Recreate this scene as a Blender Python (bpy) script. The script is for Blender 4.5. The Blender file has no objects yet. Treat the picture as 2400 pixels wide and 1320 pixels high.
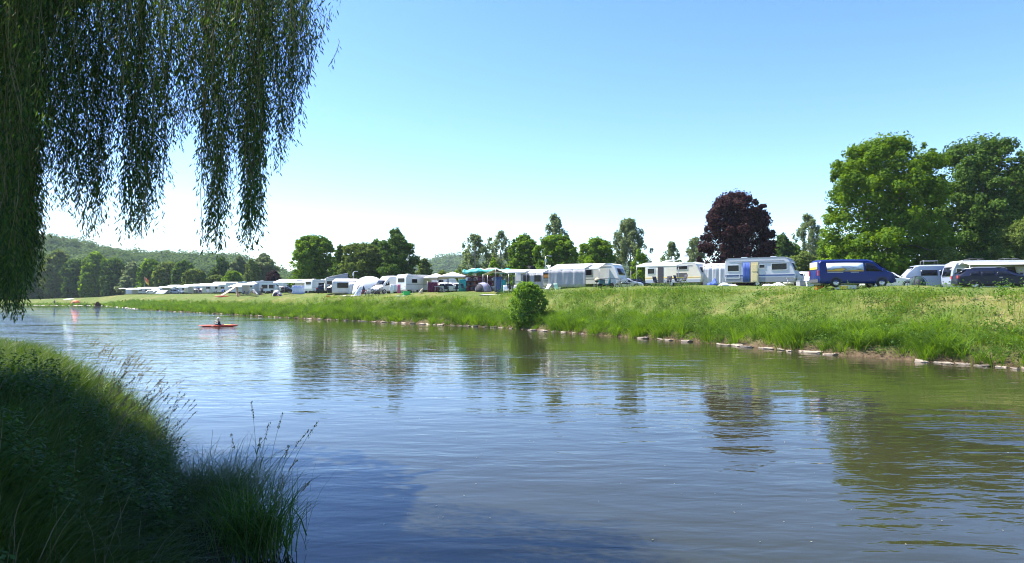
import bpy, bmesh, math, random
import numpy as np
from mathutils import Vector, Matrix
rnd = random.Random(7)
rng = np.random.default_rng(7)
R = math.radians
scene = bpy.context.scene
COL = scene.collection
F, CXP, HY, EYE = 1500.0, 1200.0, 695.0, 3.0     # focal length in photo pixels, centre, horizon row, eye height

# ------------------------------------------------------------------ materials
def nt(name):
    m = bpy.data.materials.new(name); m.use_nodes = True
    t = m.node_tree; b = t.nodes['Principled BSDF']
    return m, t, b
def mat(name, col, rough=.6, metal=0., var=.0, scale=8., spec=None, coat=0.):
    m, t, b = nt(name)
    b.inputs['Roughness'].default_value = rough; b.inputs['Metallic'].default_value = metal
    if spec is not None: b.inputs['Specular IOR Level'].default_value = spec
    if coat: b.inputs['Coat Weight'].default_value = coat; b.inputs['Coat Roughness'].default_value = .05
    c = (*col, 1)
    if var > 0:
        tc = t.nodes.new('ShaderNodeTexCoord'); n = t.nodes.new('ShaderNodeTexNoise')
        n.inputs['Scale'].default_value = scale; n.inputs['Detail'].default_value = 6
        t.links.new(tc.outputs['Object'], n.inputs['Vector'])
        r = t.nodes.new('ShaderNodeValToRGB')
        r.color_ramp.elements[0].position = .3; r.color_ramp.elements[1].position = .72
        r.color_ramp.elements[0].color = (*[max(0, x * (1 - var)) for x in col], 1)
        r.color_ramp.elements[1].color = (*[min(1, x * (1 + var * .6)) for x in col], 1)
        t.links.new(n.outputs['Fac'], r.inputs['Fac']); t.links.new(r.outputs['Color'], b.inputs['Base Color'])
    else:
        b.inputs['Base Color'].default_value = c
    return m
def leafmat(name, cols, trans=.35, patch=.08, rough=.8, patchcols=None, spec=.08):
    """foliage: a colour per leaf island, patches by world noise, some light passing through"""
    m, t, b = nt(name); N, L = t.nodes, t.links
    g = N.new('ShaderNodeNewGeometry'); r = N.new('ShaderNodeValToRGB')
    els = r.color_ramp.elements
    while len(els) < len(cols): els.new(.5)
    for i, c in enumerate(cols):
        els[i].position = i / max(1, len(cols) - 1); els[i].color = (*c, 1)
    L.new(g.outputs['Random Per Island'], r.inputs['Fac'])
    out = r.outputs['Color']
    if patchcols:
        n = N.new('ShaderNodeTexNoise'); n.inputs['Scale'].default_value = patch; n.inputs['Detail'].default_value = 5
        n.inputs['Roughness'].default_value = .65
        L.new(g.outputs['Position'], n.inputs['Vector'])
        r2 = N.new('ShaderNodeValToRGB'); e2 = r2.color_ramp.elements
        while len(e2) < len(patchcols): e2.new(.5)
        for i, c in enumerate(patchcols):
            e2[i].position = .33 + .36 * i / max(1, len(patchcols) - 1); e2[i].color = (*c, 1)
        L.new(n.outputs['Fac'], r2.inputs['Fac'])
        mx = N.new('ShaderNodeMix'); mx.data_type = 'RGBA'; mx.inputs[0].default_value = .6
        L.new(out, mx.inputs[6]); L.new(r2.outputs['Color'], mx.inputs[7]); out = mx.outputs[2]
    L.new(out, b.inputs['Base Color']); b.inputs['Roughness'].default_value = rough
    b.inputs['Specular IOR Level'].default_value = spec
    tr = N.new('ShaderNodeBsdfTranslucent'); hs = N.new('ShaderNodeHueSaturation')
    hs.inputs['Hue'].default_value = .485; hs.inputs['Saturation'].default_value = 1.15; hs.inputs['Value'].default_value = 1.7
    L.new(out, hs.inputs['Color']); L.new(hs.outputs['Color'], tr.inputs['Color'])
    ms = N.new('ShaderNodeMixShader'); ms.inputs[0].default_value = trans
    L.new(b.outputs[0], ms.inputs[1]); L.new(tr.outputs[0], ms.inputs[2])
    L.new(ms.outputs[0], N['Material Output'].inputs['Surface'])
    return m

# ------------------------------------------------------------------ object helpers
def link(o, parent=None):
    COL.objects.link(o)
    if parent: o.parent = parent
    return o
def setp(o, label=None, cat=None, group=None, kind=None):
    if label: o['label'] = label
    if cat: o['category'] = cat
    if group: o['group'] = group
    if kind: o['kind'] = kind
    return o
def thing(name, label, cat, loc=(0, 0, 0), rz=0., group=None, scale=1.):
    o = bpy.data.objects.new(name, None); o.empty_display_size = .3
    o.location = loc; o.rotation_euler = (0, 0, rz); o.scale = (scale,) * 3
    return setp(link(o), label, cat, group)
def npmesh(name, V, quads=None, tris=None, m=None, parent=None, smooth=False):
    V = np.asarray(V, dtype=np.float32).reshape(-1, 3)
    me = bpy.data.meshes.new(name); me.vertices.add(len(V)); me.vertices.foreach_set('co', V.ravel())
    idx, st, tot, k = [], [], [], 0
    for A, w in ((quads, 4), (tris, 3)):
        if A is None or len(A) == 0: continue
        A = np.asarray(A, dtype=np.int32).reshape(-1, w)
        idx.append(A.ravel()); st.append(k + np.arange(len(A)) * w); tot.append(np.full(len(A), w)); k += A.size
    idx = np.concatenate(idx); st = np.concatenate(st); tot = np.concatenate(tot)
    me.loops.add(len(idx)); me.loops.foreach_set('vertex_index', idx.astype(np.int32))
    me.polygons.add(len(st)); me.polygons.foreach_set('loop_start', st.astype(np.int32)); me.polygons.foreach_set('loop_total', tot.astype(np.int32))
    if smooth: me.polygons.foreach_set('use_smooth', np.ones(len(st), dtype=bool))
    me.update(calc_edges=True); me.validate()
    if m: me.materials.append(m)
    return link(bpy.data.objects.new(name, me), parent)
class MB:
    """collects simple solids and builds them as ONE mesh object"""
    def __init__(s): s.v = []; s.f = []; s.sm = []
    def add(s, V, Fs, smooth=False):
        k = len(s.v); s.v += [tuple(p) for p in V]; s.f += [tuple(k + i for i in f) for f in Fs]; s.sm += [smooth] * len(Fs); return s
    def box(s, c, d, rz=0., ry=0., rx=0.):
        M = Matrix.Rotation(rz, 3, 'Z') @ Matrix.Rotation(ry, 3, 'Y') @ Matrix.Rotation(rx, 3, 'X')
        P = [Vector(c) + M @ Vector((x * d[0] / 2, y * d[1] / 2, z * d[2] / 2)) for x in (-1, 1) for y in (-1, 1) for z in (-1, 1)]
        return s.add(P, [(0, 1, 3, 2), (4, 6, 7, 5), (0, 4, 5, 1), (2, 3, 7, 6), (0, 2, 6, 4), (1, 5, 7, 3)])
    def prism(s, prof, y0, y1, inset=0.):
        """profile (x,z) extruded along y; a small chamfer of both rims when inset > 0"""
        n = len(prof); cx = sum(p[0] for p in prof) / n; cz = sum(p[1] for p in prof) / n
        def ring(y, k): return [(cx + (x - cx) * k, y, cz + (z - cz) * k) for x, z in prof]
        if inset:
            rr = [ring(y0, 1 - inset), ring(y0 + .06, 1), ring(y1 - .06, 1), ring(y1, 1 - inset)]
        else: rr = [ring(y0, 1), ring(y1, 1)]
        V = sum(rr, []); Fs = []
        for a in range(len(rr) - 1):
            for i in range(n):
                j = (i + 1) % n; Fs.append((a * n + i, a * n + j, (a + 1) * n + j, (a + 1) * n + i))
        Fs.append(tuple(range(n))[::-1]); Fs.append(tuple((len(rr) - 1) * n + i for i in range(n)))
        return s.add(V, Fs)
    def tube(s, pts, r, n=6, r2=None):
        pts = [Vector(p) for p in pts]; K = len(pts); V = []; Fs = []
        for i, p in enumerate(pts):
            d = (pts[min(i + 1, K - 1)] - pts[max(i - 1, 0)]).normalized()
            a = d.cross(Vector((0, 0, 1))); a = a.normalized() if a.length > 1e-3 else Vector((1, 0, 0)); b = d.cross(a).normalized()
            rr = r if r2 is None else r + (r2 - r) * i / (K - 1)
            V += [p + (a * math.cos(2 * math.pi * k / n) + b * math.sin(2 * math.pi * k / n)) * rr for k in range(n)]
        for i in range(K - 1):
            for k in range(n):
                j = (k + 1) % n; Fs.append((i * n + k, i * n + j, (i + 1) * n + j, (i + 1) * n + k))
        Fs.append(tuple(range(n))[::-1]); Fs.append(tuple((K - 1) * n + k for k in range(n)))
        return s.add(V, Fs, True)
    def wheel(s, c, r, w, r_in=0., n=18):
        """ring or disc around the y axis"""
        V = []; Fs = []
        prof = [(r_in, -w / 2), (r * .93, -w / 2), (r, -w * .3), (r, w * .3), (r * .93, w / 2), (r_in, w / 2)]
        for k in range(n):
            a = 2 * math.pi * k / n
            V += [(c[0] + q * math.cos(a), c[1] + y, c[2] + q * math.sin(a)) for q, y in prof]
        m = len(prof)
        for k in range(n):
            j = (k + 1) % n
            for i in range(m): Fs.append((k * m + i, k * m + (i + 1) % m, j * m + (i + 1) % m, j * m + i))
        return s.add(V, Fs, True)
    def sheet(s, grid, th=.012):
        """grid[i][j] of points: a cloth or panel with its own thickness"""
        a = len(grid); b = len(grid[0]); top = [Vector(p) for r_ in grid for p in r_]
        nrm = []
        for i in range(a):
            for j in range(b):
                u = top[min(i + 1, a - 1) * b + j] - top[max(i - 1, 0) * b + j]; v = top[i * b + min(j + 1, b - 1)] - top[i * b + max(j - 1, 0)]
                n = u.cross(v); nrm.append(n.normalized() if n.length > 1e-9 else Vector((0, 0, 1)))
        V = top + [p - n * th for p, n in zip(top, nrm)]; o = a * b; Fs = []
        for i in range(a - 1):
            for j in range(b - 1):
                q = (i * b + j, i * b + j + 1, (i + 1) * b + j + 1, (i + 1) * b + j); Fs.append(q); Fs.append(tuple(x + o for x in q[::-1]))
        for i in range(a - 1):
            for j in (0, b - 1): Fs.append((i * b + j, (i + 1) * b + j, (i + 1) * b + j + o, i * b + j + o))
        for j in range(b - 1):
            for i in (0, a - 1): Fs.append((i * b + j, i * b + j + 1, i * b + j + 1 + o, i * b + j + o))
        return s.add(V, Fs, True)
    def build(s, name, m, parent=None, loc=None):
        me = bpy.data.meshes.new(name); me.from_pydata(s.v, [], s.f); me.polygons.foreach_set('use_smooth', s.sm)
        bm = bmesh.new(); bm.from_mesh(me); bmesh.ops.recalc_face_normals(bm, faces=bm.faces); bm.to_mesh(me); bm.free()
        me.materials.append(m)
        o = link(bpy.data.objects.new(name, me), parent)
        if loc: o.location = loc
        return o
def copy_tree(o, parent=None):
    c = o.copy(); COL.objects.link(c)
    if parent: c.parent = parent
    for ch in list(o.children): copy_tree(ch, c)
    return c

# ------------------------------------------------------------------ the lie of the land
FAR = np.array([(60, -60), (45, -20), (36, 0), (27, 17), (21.2, 26.5), (17, 32), (11.5, 43), (6.6, 49.5), (0, 60), (-9.2, 69), (-18, 77.6), (-28.8, 87), (-52, 112), (-80, 141), (-131, 205), (-168, 221), (-260, 232), (-420, 215)], float)
NEAR = np.array([(-420, 190), (-260, 165), (-130, 112), (-60, 62), (-24, 31), (-13, 21), (-8.6, 15.5), (-5.7, 11), (-4.0, 7.8), (-2.3, 4.4), (-.6, 0), (2, -10), (20, -60)], float)
def sdist(P, poly):
    """distance to a polyline, positive on the land side (to the right of travel for FAR)"""
    best = np.full(len(P), 1e9); sg = np.zeros(len(P))
    for a, b in zip(poly[:-1], poly[1:]):
        d = b - a; t = np.clip(((P - a) @ d) / (d @ d), 0, 1); q = P - (a + t[:, None] * d)
        dd = np.hypot(q[:, 0], q[:, 1]); s_ = d[0] * q[:, 1] - d[1] * q[:, 0]
        mk = dd < best - 1e-9; best[mk] = dd[mk]; sg[mk] = s_[mk]
    return best * np.where(sg < 0, 1, -1)
HPX = np.array([-9000, 60, 230, 300, 480, 600, 700, 850, 1000, 1200, 1370, 1600, 1790, 2000, 2400, 5000], float)
HPZ = np.array([1.5, 1.75, 2.75, 3.75, 3.66, 3.63, 3.62, 3.33, 3.5, 3.72, 4.05, 4.02, 3.9, 3.7, 3.72, 3.7])
def sm(x, a, b):
    t = np.clip((x - a) / (b - a), 0, 1); return t * t * (3 - 2 * t)
def bumps(X, Y, s):
    return (np.sin(X * 1.31 * s + 1.7 * np.sin(Y * .83 * s)) * np.sin(Y * 1.17 * s + 1.3 * np.sin(X * .71 * s)) + .5 * np.sin(X * 2.9 * s + Y * 2.1 * s + 1.1) * np.sin(Y * 3.3 * s - X * 1.4 * s))
def ground_z(X, Y):
    X = np.atleast_1d(np.asarray(X, float)); Y = np.atleast_1d(np.asarray(Y, float)); P = np.stack([X, Y], 1)
    df = sdist(P, FAR); dn = sdist(P, NEAR)
    px = np.where(Y > 1, CXP + F * X / np.maximum(Y, 1), np.where(X > 0, 4000, -4000))
    hp = np.interp(px, HPX, HPZ)
    beach = sm(px, 330, 200) * sm(Y, 120, 180)
    steep = .12 + .43 * sm(df, 0, .7); de = df * (1 + .55 * sm(px, 690, 800) * sm(px, 1180, 1060))
    zf = (steep * np.minimum(1, .3 + df) + (hp - .55) * (.78 * sm(de, .3, 7.5) + .22 * sm(de, 6.5, 14)) - .24 * sm(df, 10.5, 14) * sm(px, 2130, 2260)) * (1 - beach) + beach * (.02 + .035 * np.minimum(df, 10) + (hp - .4) * sm(df, 9, 22))
    zf = zf + .05 * bumps(X, Y, .55) * sm(df, .6, 2) * sm(np.hypot(X, Y), 400, 100)
    zn = .1 * sm(dn, 0, .25) + 1.1 * sm(dn, .1, 2.2) + .5 * sm(dn, 2, 6) + .05 * bumps(X, Y, .9)
    d = np.maximum(df, dn)
    zr = -.05 + np.maximum(-1.6, .45 * d)
    z = np.where(df > 0, zf, np.where(dn > 0, zn, zr))
    return z
def gz(x, y): return float(ground_z([x], [y])[0])
def at(px, D, dz=0.):
    """the point of the ground that a photo column px shows at depth D"""
    x = (px - CXP) / F * D
    return (x, D, gz(x, D) + dz)
def shore(px):
    k = (px - CXP) / F
    for a, b in zip(FAR[:-1], FAR[1:]):
        if a[1] < 1: continue
        fa = a[0] - k * a[1]; fb = b[0] - k * b[1]
        if fa * fb <= 0:
            t = fa / (fa - fb); return a + (b - a) * t, (b - a) / np.linalg.norm(b - a)
    return FAR[-3], np.array([-1., 0.])
# ------------------------------------------------------------------ camera, sun, sky
cam = bpy.data.cameras.new('camera'); cam.sensor_width = 36; cam.lens = 36 * F / 2400; cam.clip_end = 20000; cam.clip_start = .05
co = link(bpy.data.objects.new('camera', cam)); co.location = (0, 0, EYE); co.rotation_euler = (R(90) + math.atan(35 / F), 0, 0)
scene.camera = co
SUN_EL, SUN_AZ = 56., 67.                        # the sun stands ahead and well to the left
sun = bpy.data.lights.new('sun', 'SUN'); sun.energy = 5.0; sun.angle = R(.5); sun.color = (1, .95, .86)
so = link(bpy.data.objects.new('sun', sun))
sd = Vector((-math.sin(R(SUN_AZ)) * math.cos(R(SUN_EL)), math.cos(R(SUN_AZ)) * math.cos(R(SUN_EL)), math.sin(R(SUN_EL))))
so.rotation_euler = sd.to_track_quat('Z', 'Y').to_euler(); so.location = (-20, 10, 40)
w = bpy.data.worlds.new('World'); scene.world = w; w.use_nodes = True
t = w.node_tree; bg = t.nodes['Background']; sky = t.nodes.new('ShaderNodeTexSky'); sky.sky_type = 'NISHITA'
sky.sun_disc = False; sky.sun_elevation = R(SUN_EL); sky.sun_rotation = R(-SUN_AZ); sky.altitude = 150
sky.air_density = 1.0; sky.dust_density = .25; sky.ozone_density = 3.0
hs_ = t.nodes.new('ShaderNodeHueSaturation'); hs_.inputs['Saturation'].default_value = 1.24; hs_.inputs['Hue'].default_value = .514
t.links.new(sky.outputs[0], hs_.inputs['Color']); t.links.new(hs_.outputs[0], bg.inputs['Color']); bg.inputs['Strength'].default_value = .128
scene.view_settings.view_transform = 'Standard'; scene.view_settings.look = 'None'; scene.view_settings.exposure = 1.42; scene.view_settings.gamma = 1
scene.cycles.max_bounces = 8; scene.cycles.transparent_max_bounces = 8; scene.cycles.volume_bounces = 0
scene.cycles.diffuse_bounces = 3; scene.cycles.glossy_bounces = 3; scene.cycles.use_denoising = True
scene.cycles.sample_clamp_indirect = 6; scene.cycles.filter_width = 1.05; scene.cycles.denoising_prefilter = 'ACCURATE'

# ------------------------------------------------------------------ ground: one polar sheet out to the horizon
def ground_material():
    m, t, b = nt('ground_grass'); N, L = t.nodes, t.links
    g = N.new('ShaderNodeNewGeometry')
    def noise(sc, det=6):
        n = N.new('ShaderNodeTexNoise'); n.inputs['Scale'].default_value = sc; n.inputs['Detail'].default_value = det; n.inputs['Roughness'].default_value = .7
        L.new(g.outputs['Position'], n.inputs['Vector']); return n.outputs['Fac']
    def ramp(f, a, b_, p0=.35, p1=.65):
        r = N.new('ShaderNodeValToRGB'); r.color_ramp.elements[0].color = (*a, 1); r.color_ramp.elements[1].color = (*b_, 1)
        r.color_ramp.elements[0].position = p0; r.color_ramp.elements[1].position = p1; L.new(f, r.inputs['Fac']); return r.outputs['Color']
    def mix(f, a, b_):
        x = N.new('ShaderNodeMix'); x.data_type = 'RGBA'; L.new(f, x.inputs[0]) if not isinstance(f, float) else None
        if isinstance(f, float): x.inputs[0].default_value = f
        for s_, k in ((a, 6), (b_, 7)):
            if isinstance(s_, tuple): x.inputs[k].default_value = (*s_, 1)
            else: L.new(s_, x.inputs[k])
        return x.outputs[2]
    fine = ramp(noise(6.), (.055, .09, .018), (.14, .175, .04))
    dry = ramp(noise(2.5), (.14, .13, .04), (.24, .215, .085))
    big = N.new('ShaderNodeMapRange'); big.inputs[1].default_value = .50; big.inputs[2].default_value = .66
    L.new(noise(.22, 8), big.inputs[0])
    c = mix(big.outputs[0], fine, dry)
    sx = N.new('ShaderNodeSeparateXYZ'); L.new(g.outputs['Position'], sx.inputs[0])
    mr = N.new('ShaderNodeMapRange'); mr.inputs[1].default_value = .85; mr.inputs[2].default_value = .15; L.new(sx.outputs['Z'], mr.inputs[0])
    c = mix(mr.outputs[0], c, ramp(noise(3.), (.05, .035, .02), (.14, .10, .06)))
    L.new(c, b.inputs['Base Color']); b.inputs['Roughness'].default_value = .95; b.inputs['Specular IOR Level'].default_value = .1
    bp = N.new('ShaderNodeBump'); bp.inputs['Distance'].default_value = .08; L.new(noise(9., 8), bp.inputs['Height']); L.new(bp.outputs[0], b.inputs['Normal'])
    return m
ang = np.concatenate([np.linspace(-48, 48, 560), np.linspace(48, 312, 90)[1:-1]])
rad = np.concatenate([[.02], np.geomspace(.6, 420, 330), np.geomspace(440, 6000, 16)])
A, Q = np.meshgrid(np.radians(ang), rad); GX = (Q * np.sin(A)).ravel(); GY = (Q * np.cos(A)).ravel()
GZ = ground_z(GX, GY)
na, nr = len(ang), len(rad)
i, j = np.meshgrid(np.arange(nr - 1), np.arange(na), indexing='ij'); j2 = (j + 1) % na
quads = np.stack([i * na + j, i * na + j2, (i + 1) * na + j2, (i + 1) * na + j], -1).reshape(-1, 4)
setp(npmesh('ground', np.stack([GX, GY, GZ], 1), quads, None, ground_material(), smooth=True), kind='structure')

# gravel beach where the river bends
def ribbon(pts, wid, mtl, name, lift=.05, n=10):
    V = []; pts = np.asarray(pts, float); S = []
    for a, b in zip(pts[:-1], pts[1:]):
        for k in range(24): S.append(a + (b - a) * k / 24)
    S.append(pts[-1]); S = np.array(S); T = np.gradient(S, axis=0); T /= np.linalg.norm(T, axis=1)[:, None]; Nn = np.stack([T[:, 1], -T[:, 0]], 1)
    for i_, (p, nn) in enumerate(zip(S, Nn)):
        w_ = np.interp(i_ / (len(S) - 1), [0, 1], wid) * (1 + .25 * math.sin(i_ * .9) + .12 * math.sin(i_ * 2.3))
        for k in range(n):
            q = p + nn * (w_ * k / (n - 1) - .6); V.append((q[0], q[1], 0))
    V = np.array(V); V[:, 2] = ground_z(V[:, 0], V[:, 1]) + lift
    i_, j_ = np.meshgrid(np.arange(len(S) - 1), np.arange(n - 1), indexing='ij')
    qd = np.stack([i_ * n + j_, i_ * n + j_ + 1, (i_ + 1) * n + j_ + 1, (i_ + 1) * n + j_], -1).reshape(-1, 4)
    return npmesh(name, V, qd, None, mtl, smooth=True)
M_gravel = mat('pale_gravel', (.52, .46, .38), .9, var=.4, scale=1.5)
setp(ribbon([(-92, 155), (-131, 205), (-168, 221), (-260, 232)], (1.2, 9.), M_gravel, 'beach'), kind='structure')

# ------------------------------------------------------------------ water
def water_material():
    m, t, b = nt('river_water'); N, L = t.nodes, t.links
    b.inputs['IOR'].default_value = 1.33; b.inputs['Roughness'].default_value = .02
    b.inputs['Specular IOR Level'].default_value = .5
    g = N.new('ShaderNodeNewGeometry')
    def noise(scx, scy, rot, det, rough=.5, dist=0.):
        mp = N.new('ShaderNodeMapping'); mp.inputs['Scale'].default_value = (scx, scy, 1); mp.inputs['Rotation'].default_value = (0, 0, R(rot))
        n = N.new('ShaderNodeTexNoise'); n.inputs['Scale'].default_value = 1.; n.inputs['Detail'].default_value = det; n.inputs['Roughness'].default_value = rough
        n.inputs['Distortion'].default_value = dist
        L.new(g.outputs['Position'], mp.inputs[0]); L.new(mp.outputs[0], n.inputs['Vector']); return n.outputs['Fac']
    def math_(op, a, b_):
        x = N.new('ShaderNodeMath'); x.operation = op
        for k, s_ in enumerate((a, b_)):
            if isinstance(s_, (int, float)): x.inputs[k].default_value = s_
            else: L.new(s_, x.inputs[k])
        return x.outputs[0]
    # murky river bed colour, a little varied
    r = N.new('ShaderNodeValToRGB'); r.color_ramp.elements[0].color = (.020, .022, .009, 1); r.color_ramp.elements[1].color = (.038, .038, .016, 1)
    L.new(noise(.25, .25, 0, 5), r.inputs['Fac']); L.new(r.outputs[0], b.inputs['Base Color'])
    calm = N.new('ShaderNodeMapRange'); calm.inputs[1].default_value = .38; calm.inputs[2].default_value = .62; calm.inputs[3].default_value = .35; calm.inputs[4].default_value = 1.25
    L.new(noise(.05, .12, 12, 3), calm.inputs[0])
    h = math_('MULTIPLY', noise(.55, 1.5, 10, 2, .4, .4), 1.0)
    h = math_('ADD', h, math_('MULTIPLY', noise(1.5, 4.2, -14, 2, .45, .5), .34))
    h = math_('ADD', h, math_('MULTIPLY', noise(3.6, 9.0, 6, 2, .5), .085))
    sp = N.new('ShaderNodeSeparateXYZ'); L.new(g.outputs['Position'], sp.inputs[0])
    far = N.new('ShaderNodeMapRange'); far.inputs[1].default_value = -12; far.inputs[2].default_value = -55; far.inputs[3].default_value = 1; far.inputs[4].default_value = 3.8; L.new(sp.outputs['X'], far.inputs[0])
    vd = N.new('ShaderNodeVectorMath'); vd.operation = 'DISTANCE'; vd.inputs[1].default_value = (12.1, 15.0, 0); L.new(g.outputs['Position'], vd.inputs[0])
    rif = N.new('ShaderNodeMapRange'); rif.inputs[1].default_value = 3.2; rif.inputs[2].default_value = .6; rif.inputs[3].default_value = 0; rif.inputs[4].default_value = 5; L.new(vd.outputs['Value'], rif.inputs[0])
    h = math_('MULTIPLY', h, math_('ADD', math_('MULTIPLY', calm.outputs[0], far.outputs[0]), rif.outputs[0]))
    bp = N.new('ShaderNodeBump'); bp.inputs['Distance'].default_value = WAVE; bp.inputs['Strength'].default_value = 1.
    L.new(h, bp.inputs['Height']); L.new(bp.outputs[0], b.inputs['Normal'])
    return m
WAVE = .026
gx = np.array([-700, -300, -100, -30, 0, 30, 80, 300]); gy = np.array([-80, -20, 0, 20, 60, 120, 200, 300, 500])
X, Y = np.meshgrid(gx, gy); i, j = np.meshgrid(np.arange(len(gy) - 1), np.arange(len(gx) - 1), indexing='ij'); n_ = len(gx)
setp(npmesh('river_water', np.stack([X.ravel(), Y.ravel(), 0 * X.ravel()], 1), np.stack([i * n_ + j, i * n_ + j + 1, (i + 1) * n_ + j + 1, (i + 1) * n_ + j], -1).reshape(-1, 4), None, water_material()), kind='structure')

# ------------------------------------------------------------------ hills and their woods
def hill(name, ridge, D0, depth, nx=90):
    """ridge: (px, y) of the skyline seen at depth D0; slopes down towards and away from us"""
    px = np.linspace(ridge[0][0], ridge[-1][0], nx); ys = np.interp(px, [p[0] for p in ridge], [p[1] for p in ridge])
    H = (HY - ys) / F * D0 + EYE; V = []; prof = np.linspace(-1, 1, 25)
    for k in prof:
        D = D0 + k * depth; sh = (1 - abs(k) ** 1.5)
        X_ = (px - CXP) / F * D0 * (1 + .25 * k * depth / D0)
        V.append(np.stack([X_, np.full(nx, D), np.maximum(1, H * sh) + 1.5 * np.sin(X_ * .05 + k * 5) * sh], 1))
    V = np.concatenate(V); i_, j_ = np.meshgrid(np.arange(24), np.arange(nx - 1), indexing='ij')
    q = np.stack([i_ * nx + j_, i_ * nx + j_ + 1, (i_ + 1) * nx + j_ + 1, (i_ + 1) * nx + j_], -1).reshape(-1, 4)
    o = setp(npmesh(name, V, q, None, mat(name + '_earth', (.035, .06, .02), .95, var=.4, scale=.05), smooth=True), kind='structure')
    return V.reshape(25, nx, 3)
HL = hill('wooded_hill', [(-500, 620), (-200, 595), (0, 582), (90, 580), (160, 578), (200, 594), (250, 612), (330, 611), (400, 612), (450, 616), (500, 619), (560, 628), (650, 650), (760, 676), (900, 690)], 520, 190)
HR = hill('far_hill', [(800, 690), (880, 668), (940, 645), (985, 632), (1020, 620), (1090, 614), (1180, 614), (1300, 612), (1450, 630), (1700, 668), (1900, 690)], 1150, 330)

# ------------------------------------------------------------------ leaves in bulk
def leaf_quads(C, Nrm, size, asp=.55, up=None):
    """diamond leaves at points C facing Nrm (n,3)"""
    n = len(C); Nrm = Nrm / np.maximum(1e-6, np.linalg.norm(Nrm, axis=1))[:, None]
    a = up if up is not None else rng.normal(size=(n, 3)); a = a - (a * Nrm).sum(1)[:, None] * Nrm; a /= np.maximum(1e-6, np.linalg.norm(a, axis=1))[:, None]
    b = np.cross(Nrm, a); s = np.broadcast_to(np.asarray(size, float), (n,))[:, None]
    V = np.stack([C - a * s * .5, C + b * s * asp * .5 + a * s * .05, C + a * s * .5, C - b * s * asp * .5 + a * s * .05], 1)
    return V.reshape(-1, 3), (np.arange(n)[:, None] * 4 + np.arange(4))
def wood(name, hv, rows, ntree, rad, ls, nl, m, label):
    """canopy of a far-off wood: clumped crowns over the hill"""
    C, Nn, S = [], [], []
    for _ in range(ntree):
        r_ = rng.uniform(rows[0], rows[1]); c_ = rng.uniform(0, hv.shape[1] - 1.01); i_, j_ = int(r_), int(c_); fr, fc = r_ - i_, c_ - j_
        p = (hv[i_, j_] * (1 - fr) + hv[i_ + 1, j_] * fr) * (1 - fc) + (hv[i_, j_ + 1] * (1 - fr) + hv[i_ + 1, j_ + 1] * fr) * fc
        rr = rad * rng.uniform(.6, 1.35); d = rng.normal(size=(nl, 3)); d[:, 2] = np.abs(d[:, 2]) * .9 + .05; d /= np.linalg.norm(d, axis=1)[:, None]
        d[:, 1] = np.where(rng.random(nl) < .75, -np.abs(d[:, 1]), d[:, 1])
        sc = rng.uniform(.8, 1.05, nl)[:, None] * rr * np.array([1, 1, rng.uniform(.9, 1.5)])
        C.append(p + [0, 0, rr * .1] + d * sc); Nn.append(d + rng.normal(size=(nl, 3)) * .3 + [0, 0, .3]); S.append(np.full(nl, ls) * rng.uniform(.7, 1.3, nl))
    V, q = leaf_quads(np.concatenate(C), np.concatenate(Nn), np.concatenate(S), .8)
    return setp(npmesh(name, V, q, None, m), label, 'woodland', kind='stuff')
M_wood = leafmat('hill_wood_leaves', [(.05, .095, .025), (.085, .14, .035), (.12, .18, .05)], .25, .03, patchcols=[(.04, .075, .025), (.075, .125, .035), (.11, .16, .045)], rough=.9, spec=.05)
wood('hillside_forest', HL, (3, 13.5), 2300, 6.5, 1.7, 130, M_wood, 'dense green deciduous wood covering the low hill behind the river bend')
wood('ridge_forest', HR, (3, 13.5), 1800, 11, 3.6, 70, M_wood, 'far bluish woods covering the rounded hill on the horizon')

# ------------------------------------------------------------------ trees
def crown(lobes, n, ls, outward=.8, asp=.6, shell=(.6, 1.05), droop=0., inner=.22):
    """leaves through a set of lobes (cx,cy,cz,rx,ry,rz)"""
    L_ = np.array(lobes, float); wgt = (L_[:, 3] * L_[:, 5]) ** 1.0; wgt /= wgt.sum(); k = rng.choice(len(L_), n, p=wgt); l = L_[k]
    d = rng.normal(size=(n, 3)); d /= np.linalg.norm(d, axis=1)[:, None]
    rr = np.where(rng.random(n) < inner, rng.uniform(.2, .7, n), rng.uniform(shell[0], shell[1], n))
    # bumps over each lobe so that the leaves gather in sprays
    ph = k * 1.7; b_ = 1 + .16 * np.sin(d[:, 0] * 7 + ph) * np.sin(d[:, 1] * 6 + ph * 2) + .13 * np.sin(d[:, 2] * 9 + ph * 3 + d[:, 0] * 5)
    P = l[:, :3] + d * l[:, 3:] * (rr * b_)[:, None]
    nn = d * outward + rng.normal(size=(n, 3)) * .55 + np.array([0, 0, .35])
    up = None
    if droop: up = np.tile([0, 0, 1.], (n, 1)) + rng.normal(size=(n, 3)) * (1 - droop)
    S = ls * rng.uniform(.6, 1.35, n)
    return leaf_quads(P, nn, S, asp, up)
M_bark = mat('grey_brown_bark', (.13, .10, .075), .9, var=.45, scale=3)
M_birchbark = mat('pale_birch_bark', (.42, .40, .36), .8, var=.5, scale=2)
G = lambda *c: [tuple(x) for x in c]
M_maple = leafmat('maple_leaves', G((.055, .11, .012), (.10, .185, .018), (.16, .26, .03)), .4)
M_maple_dark = leafmat('dark_leaves', G((.038, .08, .016), (.065, .125, .022), (.105, .175, .032)), .34)
M_lime = leafmat('fresh_lime_leaves', G((.09, .17, .015), (.15, .25, .02), (.20, .30, .03)), .4)
M_birch = leafmat('birch_leaves', G((.10, .14, .055), (.145, .19, .08), (.19, .235, .11)), .42)
M_copper = leafmat('copper_beech_leaves', G((.020, .010, .012), (.035, .015, .016), (.075, .034, .026)), .18)
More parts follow.
